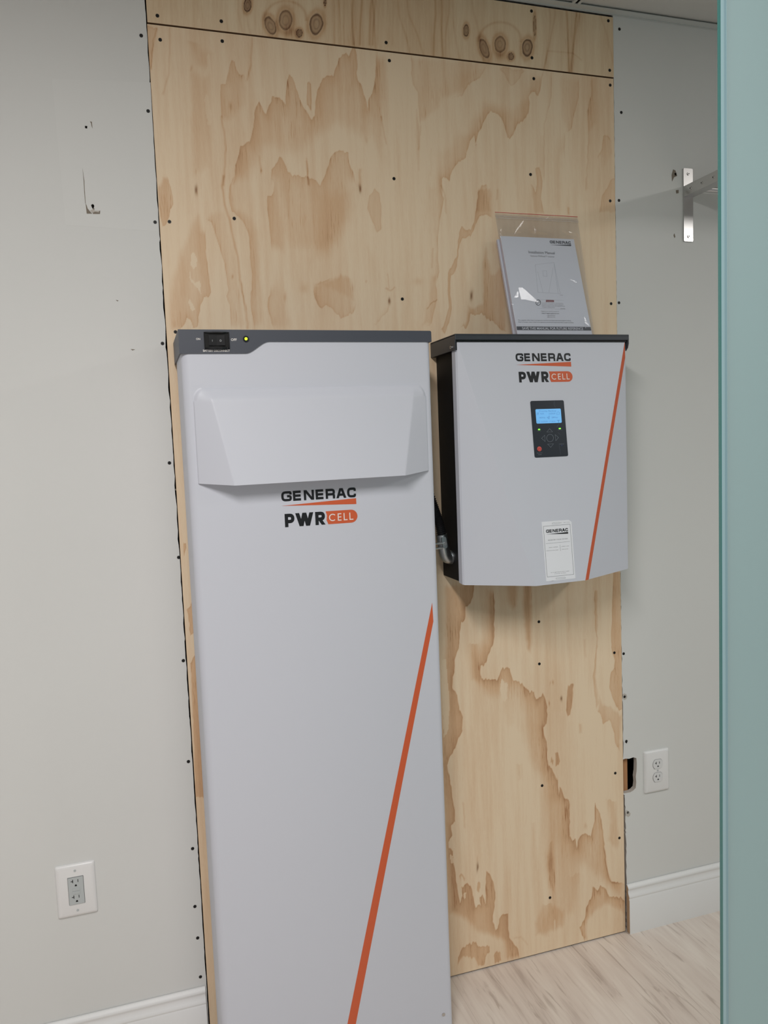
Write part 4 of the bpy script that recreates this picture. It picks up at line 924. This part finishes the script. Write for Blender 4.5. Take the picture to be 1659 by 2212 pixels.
# ================================================================ conduit + elbow
el = thing('conduit_elbow', (.655, -.06, 1.19), 'cast metal elbow fitting on the left side of the inverter', 'conduit fitting')
def bez(a, b_, c, d, n):
    a, b_, c, d = map(Vector, (a, b_, c, d)); return [a*(1-t)**3+b_*3*t*(1-t)**2+c*3*t*t*(1-t)+d*t**3 for t in [i/(n-1) for i in range(n)]]
E0 = Vector((.668, -.062, 1.1790)); E1 = at(955.5, 1166, -.075)
pth = bez(E0, E0+Vector((-.020, 0, -.004)), E1+Vector((.004, 0, -.030)), E1, 16)
bm = bmesh.new(); tube(bm, pth, .012, 20, rads=[.0168-.0030*sst(np.array(i/15)).item() for i in range(16)]); build('elbow_body', bm, M_ZINC, el, smooth=40)
bm = bmesh.new(); tube(bm, [E0+Vector((.001, 0, 0)), E0+Vector((-.003, 0, 0))], .0178, 24); build('flange_ring', bm, M_ZINC, el, smooth=40)
dirE = (pth[-1]-pth[-2]).normalized()
bm = bmesh.new(); tube(bm, [E1-dirE*.018, E1+dirE*.014], .0140, 20); build('clamp_collar', bm, M_ZINC, el, smooth=40)
pc = at(960.5, 1172, -.092)
bm = bmesh.new(); P = rrect(-.0062, .0062, -.0150, .0150, .0055); 
prism(bm, P, lambda a, b_: Vector((pc.x+a+.12*-b_, pc.y, pc.z+b_)), lambda a, b_: Vector((pc.x+a+.12*-b_, pc.y+.012, pc.z+b_))); build('clamp_plate', bm, M_ZINC, el, smooth=30)
bm = bmesh.new(); disc(bm, pc+Vector((0.001, 0, -.003)), (0, -1, 0), .0040, .0022, 16); build('clamp_screw', bm, M_METAL, el)
bm = bmesh.new(); a0 = at(951, 1174, -.088)
tube(bm, [a0+Vector((.006, 0, 0)), a0+Vector((-.035, 0, .0))], .0026, 10); tube(bm, [a0+Vector((.006, 0, -.012)), a0+Vector((-.035, 0, -.012))], .0026, 10); build('clamp_ear', bm, M_METAL, el, smooth=40)
co = thing('flexible_conduit', E1, 'black corrugated flexible conduit rising behind the battery cabinet', 'conduit')
Cs = E1+dirE*.012
pth = bez(Cs, Cs+dirE*.045, at(940, 1110, -.075), at(925, 1060, -.085), 168)
pth2 = [pth[0]]
for a_ in pth[1:]: pth2.append(a_)
bm = bmesh.new(); tube(bm, pth2, .01, 18, rads=[.0110+.0017*math.sin(i*2*math.pi/7) for i in range(len(pth2))]); build('corrugated_sleeve', bm, M_COND, co, smooth=50)
bm = bmesh.new(); tube(bm, [pth2[-1]+Vector((.0, 0, 0)), pth2[-1]+Vector((-.05, 0, .09)), Vector((.45, -.03, 1.45))], .009, 12); 
bm.free()

# ================================================================ manuals in a zip bag
YB, YT, ZB_, ZT_ = -.112, -.030, 1.7292, 1.9965
MX0, MX1 = .8455, 1.0610
mpl = Plane((0, YB, ZB_), (1, 0, 0), (0, YT-YB, ZT_-ZB_)); MH = math.hypot(YT-YB, ZT_-ZB_)
def booklet(u0, u1, v0, v1, h0, h1, name, label):
    ob = thing(name, mpl.p((u0+u1)/2, v0, h0), label, 'booklet')
    n = max(2, int((h1-h0)/.0009))
    bm = bmesh.new(); decal_polys(bm, mpl, [[(u0+.0006, v0+.0004), (u1-.0006, v0+.0004), (u1-.0006, v1-.0004), (u0+.0006, v1-.0004)]], h0, h1-.0003)
    for f in bm.faces: pass
    build('pages', bm, M_PAPERE, ob)
    bm = bmesh.new(); decal_polys(bm, mpl, [[(u0, v0), (u1, v0), (u1, v1), (u0, v1)]], h1-.0003, h1); build('cover', bm, M_PAPER, ob)
    return ob
booklet(MX0-.003, MX1-.008, 0, MH-.001, -.0210, -.0140, 'booklet', 'rearmost white booklet in the zip bag, against the plywood')
booklet(MX0+.002, MX1-.005, 0, MH-.004, -.0135, -.0070, 'booklet', 'white booklet sandwiched between the front manual and rear booklet')
man = booklet(MX0, MX1, 0, MH, -.0062, 0, 'installation_manual', 'front white installation manual in the zip bag above the inverter')
R_ = crop(1060, 440, 7.213)
def mp_(a_, b_): return mpl.uv(*R_((a_, b_))[0])
def mtx(s, a0, y0, a1, y1, mt, hg, bold=0, nm='lettering'):
    u0, u1 = mp_(a0, y0), mp_(a1, y1); return text_mesh(s, mpl, u0.x, u1.x, (u0.y+u1.y)/2, mt, man, hgt=hg, h=.0004, bold=bold, name=nm)
u0, u1 = mp_(925, 622), mp_(1250, 628); bm = bmesh.new(); decal_polys(bm, mpl, generac(u0.x, u1.x, (u0.y+u1.y)/2), 0, .0004); build('lettering', bm, M_INKN, man)
bm = bmesh.new(); decal_polys(bm, mpl, [[tuple(mp_(930, 642)), tuple(mp_(1252, 662)), tuple(mp_(1252, 638))]], 0, .0004); build('wedge_mark', bm, M_INKN, man)
mtx('Installation Manual', 592, 772, 1000, 790, M_INKN, .0078)
mtx('Generac PWRcell\u2122 Inverter', 618, 820, 996, 842, M_INKG, .0042)
def mstroke(paths, wd, mt, name, closed=True, h=.0004):
    for P in paths:
        bm = bmesh.new(); decal_polys(bm, mpl, stroke2d([tuple(mp_(*p)) for p in P], wd, closed), 0, h)
        build(name, bm, mt, man)
mstroke([[(695, 950), (985, 915), (1052, 1400), (735, 1380)], [(985, 915), (1000, 985), (1082, 1405), (1052, 1400)], [(812, 1045), (870, 1045), (878, 1135), (820, 1130)]], .0004, M_INKL, 'line_drawing')
mstroke([[(730, 1060), (815, 1385)], [(975, 985), (905, 1385)]], .0003, M_INKL, 'line_drawing', False)
mstroke([circ(740, 1542, 37, 42)], .0012, M_INKN, 'warning_symbol'); mstroke([[(762, 1512), (720, 1575)], [(715, 1542), (765, 1542)]], .0008, M_INKN, 'warning_symbol', False)
bm = bmesh.new(); decal_polys(bm, mpl, [[tuple(mp_(*p)) for p in ((860, 1532), (985, 1534), (985, 1504), (860, 1500))]], 0, .0004); build('warning_bar', bm, M_WARN, man)
mtx('WARNING', 875, 1528, 972, 1531, M_PAPER, .0022, nm='warning_text')
mstroke([[(700, 1490), (1140, 1508)], [(725, 1632), (1160, 1645)]], .0003, M_INKL, 'rule_line', False)
for s, a0, a1, y in (('Loss of life. This product is not intended to', 795, 1130, 1556), ('be used in a critical life support application.', 797, 1135, 1580), ('Failure to adhere to this warning could result', 799, 1155, 1602), ('in death or serious injury.', 800, 1000, 1622)):
    mtx(s, a0, y-4, a1, y+4, M_INKG, .0022)
mtx('Register your Generac product at', 790, 1680, 1062, 1690, M_INKG, .0024); mtx('https://register.generac.com', 795, 1712, 1068, 1720, M_INKN, .0026, .01)
mtx('1-888-GENERAC', 875, 1745, 1008, 1750, M_INKG, .0022); mtx('(888-436-3722)', 880, 1770, 1005, 1775, M_INKG, .0022); mtx('(000209b)', 1085, 1640, 1162, 1645, M_INKG, .002); mtx('001856', 1082, 1430, 1122, 1432, M_INKG, .0018)
mtx('Para espa\u00f1ol, visita: http://www.generac.com/service-support/product-support-lookup', 430, 1818, 1252, 1832, M_INKN, .0026)
mtx('Pour le fran\u00e7ais, visiter: http://www.generac.com/service-support/product-support-lookup', 432, 1848, 1290, 1862, M_INKN, .0026)
va, vb_ = mp_(395, 1976).y, mp_(395, 1912).y
vb_ = (mp_(395, 1912).y+mp_(1530, 1922).y)/2; va = (mp_(395, 1972).y+mp_(1535, 1975).y)/2
bm = bmesh.new(); decal_polys(bm, mpl, [[(MX0+.001, va), (MX1-.001, va), (MX1-.001, vb_), (MX0+.001, vb_)]], 0, .0004); build('title_bar', bm, M_INKN, man)
u0, u1 = mp_(490, 1958), mp_(1440, 1965); text_mesh('SAVE THIS MANUAL FOR FUTURE REFERENCE', mpl, u0.x, u1.x, va+(vb_-va)*.16, M_PAPER, man, hgt=(vb_-va)*.68, h=.0007, bold=.012)

# zip bag
bag = thing('zip_bag', (.96, -.06, 1.7290), 'clear plastic zip bag with red top seal holding the manuals', 'bag')
mb_ = bpy.data.materials.new('clear_film'); mb_.use_nodes = True; N, L, b = nodes(mb_)
b.inputs['Base Color'].default_value = (1, 1, 1, 1); b.inputs['Roughness'].default_value = .12; b.inputs['IOR'].default_value = 1.5
tr_ = N.new('ShaderNodeBsdfTransparent'); tr_.inputs[0].default_value = (.97, .97, .975, 1)
gl = N.new('ShaderNodeBsdfGlossy'); gl.inputs['Roughness'].default_value = .09
df = N.new('ShaderNodeBsdfDiffuse'); df.inputs[0].default_value = (.8, .78, .78, 1)
fr = N.new('ShaderNodeLayerWeight'); fr.inputs[0].default_value = .25
m1_ = N.new('ShaderNodeMixShader'); m2_ = N.new('ShaderNodeMixShader'); m2_.inputs[0].default_value = .055
bp = N.new('ShaderNodeBump'); bp.inputs['Strength'].default_value = .12; bp.inputs['Distance'].default_value = .002
tcb = N.new('ShaderNodeTexCoord'); nb = N.new('ShaderNodeTexNoise'); nb.inputs['Scale'].default_value = 34; nb.inputs['Detail'].default_value = 2; nb.inputs['Distortion'].default_value = 1.4
L.new(tcb.outputs['Object'], nb.inputs[0]); L.new(nb.outputs['Fac'], bp.inputs['Height'])
for n_ in (gl, df, fr): L.new(bp.outputs[0], n_.inputs['Normal'])
fm = N.new('ShaderNodeMath'); fm.operation = 'MULTIPLY_ADD'; fm.inputs[1].default_value = .35; fm.inputs[2].default_value = .045; L.new(fr.outputs['Facing'], fm.inputs[0]); L.new(fm.outputs[0], m1_.inputs[0]); L.new(tr_.outputs[0], m1_.inputs[1]); L.new(gl.outputs[0], m1_.inputs[2])
L.new(m1_.outputs[0], m2_.inputs[1]); L.new(df.outputs[0], m2_.inputs[2])
L.new(m2_.outputs[0], N['Material Output'].inputs[0]); N.remove(b)
BGX0, BGX1, BVT = .8465, 1.0922, None
vt = mpl.uv(1160, 458).y
def film(front):
    bm = bmesh.new(); nu, nv = 60, 90; g = []
    for i in range(nu):
        a_ = i/(nu-1); col = []
        for j in range(nv):
            c_ = j/(nv-1); v = -.001+c_*(vt+.001)
            x0_, x1_ = .8425+.004*c_, 1.0725+.0195*c_
            u = x0_+a_*(x1_-x0_)
            ed = min(a_, 1-a_); fl_ = sst(np.array(ed/.06)).item()
            topf = 1-sst(np.array((v-MH+.004)/.045)).item()
            nzv = (vnoise(np.array(u*40), np.array(v*26), 5 if front else 6).item()-.5)
            nz2 = (vnoise(np.array(u*110+v*60), np.array(v*70), 9 if front else 10).item()-.5)
            cr_ = .0003+.0022*math.exp(-((v-.03)/.035)**2)*(.3+abs(2*a_-1)**2)+.0030*math.exp(-((v-MH-.022)/.025)**2)
            h = -.010+((.0118 if front else -.0135)*fl_)*topf+(.0010 if front else -.0004)
            h += (nzv*cr_+nz2*cr_*.45)*(1 if front else .4)*fl_
            if front: h = max(h, .0011 if (MX0-.002 < u < MX1+.002 and v < MH) else h)
            col.append(bm.verts.new(mpl.p(u, v, h)))
        g.append(col)
    for i in range(nu-1):
        for j in range(nv-1): bm.faces.new((g[i][j], g[i+1][j], g[i+1][j+1], g[i][j+1]))
    return bm
build('front_film', film(True), mb_, bag, smooth=80); build('back_film', film(False), mb_, bag, smooth=80)
bm = bmesh.new(); decal_polys(bm, mpl, [[(BGX0, vt-.0022), (BGX1, vt-.0022), (BGX1, vt), (BGX0, vt)]], -.0105, -.0085); build('red_seal', bm, M_REDZ, bag)
mf_ = mb_.copy(); mf_.name = 'film_glint_fold'
for n_ in mf_.node_tree.nodes:
    if n_.type == 'MATH': n_.inputs[1].default_value = .05; n_.inputs[2].default_value = .012
    if n_.type == 'MIX_SHADER' and abs(n_.inputs[0].default_value-.055) < .001: n_.inputs[0].default_value = .02
def fold(poly, h, lampv):  # bag crease facet, tilted to mirror a lamp at the camera as a glint
    c = sum((Vector(R_(p)[0]+(0,)) for p in poly), Vector())/len(poly); u = mpl.uv(c.x, c.y); q = mpl.p(u.x, u.y, h)
    n = ((CAM-q).normalized()+(Vector(lampv)-q).normalized()).normalized()
    bm = bmesh.new(); vs = []
    for p in poly:
        w_ = mpl.uv(*R_(p)[0]); b0 = mpl.p(w_.x, w_.y, 0); t = (q-b0).dot(n)/mpl.n.dot(n); vs.append(b0+mpl.n*t)
    mn = min((v-mpl.o).dot(mpl.n) for v in vs)
    if mn < .0016: vs = [v+mpl.n*(.0016-mn) for v in vs]
    V = [bm.verts.new(v) for v in vs]; bm.faces.new(V)
    bmesh.ops.subdivide_edges(bm, edges=bm.edges[:], cuts=3, use_grid_fill=True)
    for v in bm.verts: v.co += mpl.n*random.uniform(-.00025, .00025)
    build('film_glint_fold', bm, mf_, bag, smooth=80)
LA, LB = (-.30, -2.05, 2.585), (-.30, -2.3, 2.585)
for P, L_ in (([(415,1325),(470,1340),(700,1600),(520,1510),(470,1500)], LA), ([(400,1360),(432,1480),(362,1470)], LB), ([(1225,1185),(1330,1238),(1298,1262)], LB), ([(1436,1775),(1530,1960),(1470,1945)], LB),
              ([(330,498),(435,348),(462,352),(365,485)], LA), ([(655,365),(700,440),(690,480)], LB), ([(750,330),(830,270),(940,240),(800,300)], LB), ([(125,455),(160,500),(150,530)], LA), ([(1420,1730),(1445,1760),(1435,1775)], LA)):
    fold(P, .003, L_)
bm = bmesh.new()
for vv in (vt-.0125, vt-.0175): decal_polys(bm, mpl, [[(BGX0, vv-.0006), (BGX1, vv-.0006), (BGX1, vv+.0006), (BGX0, vv+.0006)]], -.0092, -.0080)
mz_ = mb_.copy(); mz_.name = 'zip_film'; mz_.node_tree.nodes['Mix Shader.001'].inputs[0].default_value = .35
build('zip_track', bm, mz_, bag)

# ================================================================ outlets
def slots(bm, cx, cz, y, s=1.0, wide=False):
    box(bm, cx-.0072*s, cx-.0056*s, y-.0003, y+.001, cz+.0005*s, cz+.0085*s); box(bm, cx+.0048*s, cx+.0062*s, y-.0003, y+.001, cz+.0012*s, cz+.0080*s)
    if wide: box(bm, cx-.0110*s, cx-.0072*s, y-.0003, y+.001, cz+.0035*s, cz+.0050*s)
    P = [(cx+.0024*s*math.cos(a), cz-.0070*s+.0024*s*math.sin(a)) for a in [math.pi*i/8 for i in range(9)]]+[(cx-.0024*s, cz-.0088*s), (cx+.0024*s, cz-.0088*s)]
    prism_xz(bm, P, y-.0003, y+.001)
def plate(bm, x0, x1, z0, z1, hx0, hx1, hz0, hz1):
    """domed cover plate"""
    ys = [(0, .0015), (0, -.0020), (.0022, -.0046), (.0075, -.0060)]
    rings = []
    for off, y in ys:
        rings.append([bm.verts.new((a, y, c)) for a, c in rrect(x0+off, x1-off, z0+off, z1-off, .004, 5)])
    for a, c in zip(rings, rings[1:]):
        n = len(a)
        for i in range(n): bm.faces.new((a[i], a[(i+1) % n], c[(i+1) % n], c[i]))
    f = bm.faces.new(rings[-1]); bmesh.ops.triangulate(bm, faces=[f])
o1 = thing('wall_outlet', (1.3245, 0, .478), 'white duplex wall outlet beside the cut hole right of the plywood', 'outlet')
bm = bmesh.new(); plate(bm, 1.2820, 1.3665, .4150, .5415, 0, 0, 0, 0); build('cover_plate', bm, M_PLATE, o1, smooth=50)
for cz in (.5005, .4605):
    bm = bmesh.new(); P = [(1.3250+.0165*math.cos(a), cz+.0170*math.sin(a)) for a in [2*math.pi*i/28 for i in range(28)]]; P = [(a, min(max(c, cz-.0138), cz+.0138)) for a, c in P]
    prism_xz(bm, [(1.3250+(a-1.3250)*1.07, cz+(c-cz)*1.07) for a, c in P], -.0055, -.00612); rg = build('receptacle_gap_shade', bm, mat('outlet_shadow_gap', srgb(150, 150, 150), .6), o1)  # grey ring painted as the shadow gap round the receptacle face
    bm = bmesh.new(); prism_xz(bm, P, -.0055, -.0078); rc = build('receptacle', bm, M_RECW, o1)
    bm = bmesh.new(); slots(bm, 1.3250, cz, -.0080, .92, True); build('slot', bm, M_SLOT, rc)
bm = bmesh.new(); disc(bm, (1.3250, -.0055, .4805), (0, -1, 0), .0028, .0014, 14); build('plate_screw', bm, M_RECG, o1)
o2 = thing('wall_outlet', (-.284, 0, .460), 'grey rectangular outlet in a white plate low on the left wall', 'outlet')
bm = bmesh.new(); plate(bm, -.3278, -.2405, .3972, .5230, 0, 0, 0, 0); build('cover_plate', bm, M_PLATE, o2, smooth=50)
cx = -.2841
bm = bmesh.new(); prism_xz(bm, rrect(cx-.0176, cx+.0176, .4268, .4942, .0014), -.0055, -.00625); build('receptacle_gap_shade', bm, mat('outlet_gap_shade', srgb(110, 112, 112), .6), o2)  # dark rim painted as shade in the gap round the receptacle
bm = bmesh.new(); prism_xz(bm, rrect(cx-.0166, cx+.0166, .4278, .4932, .0014), -.0055, -.0078); rc = build('receptacle', bm, M_RECG, o2)
for z_ in (.4805, .4420):
    bm = bmesh.new(); slots(bm, cx, z_, -.0080, .95, True); build('slot', bm, M_SLOT, rc)
for z_ in (.4640, .4560):
    bm = bmesh.new(); box(bm, cx-.0085, cx+.0085, -.0088, -.0078, z_-.0030, z_+.0030, .0005); build('test_button', bm, M_RECG, rc)
for z_ in (.5090, .4120):
    bm = bmesh.new(); disc(bm, (cx, -.0055, z_), (0, -1, 0), .0028, .0013, 14); build('plate_screw', bm, M_RECG, o2)

# ================================================================ steel shelf
sh_ = thing('wall_shelf', (1.448, 0, 2.148), 'brushed steel tube shelf on a wall bracket at upper right', 'shelf')
for bxx in (1.4328, 2.35):
    bm = bmesh.new(); prism_xz(bm, rrect(bxx, bxx+.0312, 2.0125, 2.2135, .003), .001, -.003); br = build('bracket_plate', bm, M_METAL, sh_)
    for z_ in (2.1985, 2.0265):
        bm = bmesh.new(); disc(bm, (bxx+.0160, -.003, z_), (0, -1, 0), .0040, .0022, 16); b1 = build('bracket_screw', bm, M_METAL, br, smooth=30)
        bm = bmesh.new(); disc(bm, (bxx+.0160, -.0052, z_), (0, -1, 0), .0018, .0002, 6); build('screw_recess', bm, M_SCREWH, b1)
    bm = bmesh.new(); box(bm, bxx, bxx+.0035, -.32, -.003, 2.1345, 2.1640, .0006); box(bm, bxx+.0035, bxx+.031, -.32, -.003, 2.1345, 2.1375); ar = build('bracket_arm', bm, M_METAL, sh_)
    for k in range(7):
        y = -.0313-.0448*k
        bm = bmesh.new(); disc(bm, (bxx, y, 2.1497), (-1, 0, 0), .0042, .0012, 16); b1 = build('tube_bolt', bm, M_METAL, ar)
        bm = bmesh.new(); disc(bm, (bxx-.0012, y, 2.1497), (-1, 0, 0), .0019, .0002, 6); build('bolt_recess', bm, M_SCREWH, b1)
for k in range(7):
    y = -.0313-.0448*k
    bm = bmesh.new(); tube(bm, [(1.4364, y, 2.1497), (2.350, y, 2.1497)], .0085, 18); build('tube', bm, M_METAL, sh_, smooth=40)

# ================================================================ frosted glass door
gm = bpy.data.materials.new('frosted_glass'); gm.use_nodes = True; N, L, b = nodes(gm)
b.inputs['Base Color'].default_value = (*srgb(184, 208, 212), 1); b.inputs['Roughness'].default_value = .28
b.inputs['Specular IOR Level'].default_value = .6
tl_ = N.new('ShaderNodeBsdfTranslucent'); tl_.inputs[0].default_value = (*srgb(186, 212, 208), 1)
mxs = N.new('ShaderNodeMixShader'); mxs.inputs[0].default_value = .5
L.new(b.outputs[0], mxs.inputs[1]); L.new(tl_.outputs[0], mxs.inputs[2]); L.new(mxs.outputs[0], N['Material Output'].inputs[0])
ge = mat('glass_edge', srgb(60, 112, 108), .15, spec=.8)
GP = at(1551.5, 1106, -1.2)
bm = bmesh.new(); box(bm, GP.x+.0085, GP.x+1.1, -1.2045, -1.2006, .008, 2.585)
gd = build('door_1', bm, gm, origin=(GP.x, -1.206, 0)); gd['kind'] = 'structure'
bm = bmesh.new(); box(bm, GP.x, GP.x+.0012, -1.2043, -1.2008, .009, 2.584); build('polished_edge', bm, ge, gd)
bm = bmesh.new(); box(bm, GP.x+.0012, GP.x+.0052, -1.2044, -1.2007, .009, 2.584); build('edge_bevel', bm, mat('bevel_glass', srgb(142, 172, 178), .3), gd)
bm = bmesh.new(); box(bm, GP.x+.0052, GP.x+.0085, -1.2043, -1.2008, .009, 2.584); build('edge_bevel', bm, mat('bevel_glass_dim', srgb(124, 154, 162), .3), gd)

bpy.context.view_layer.update()
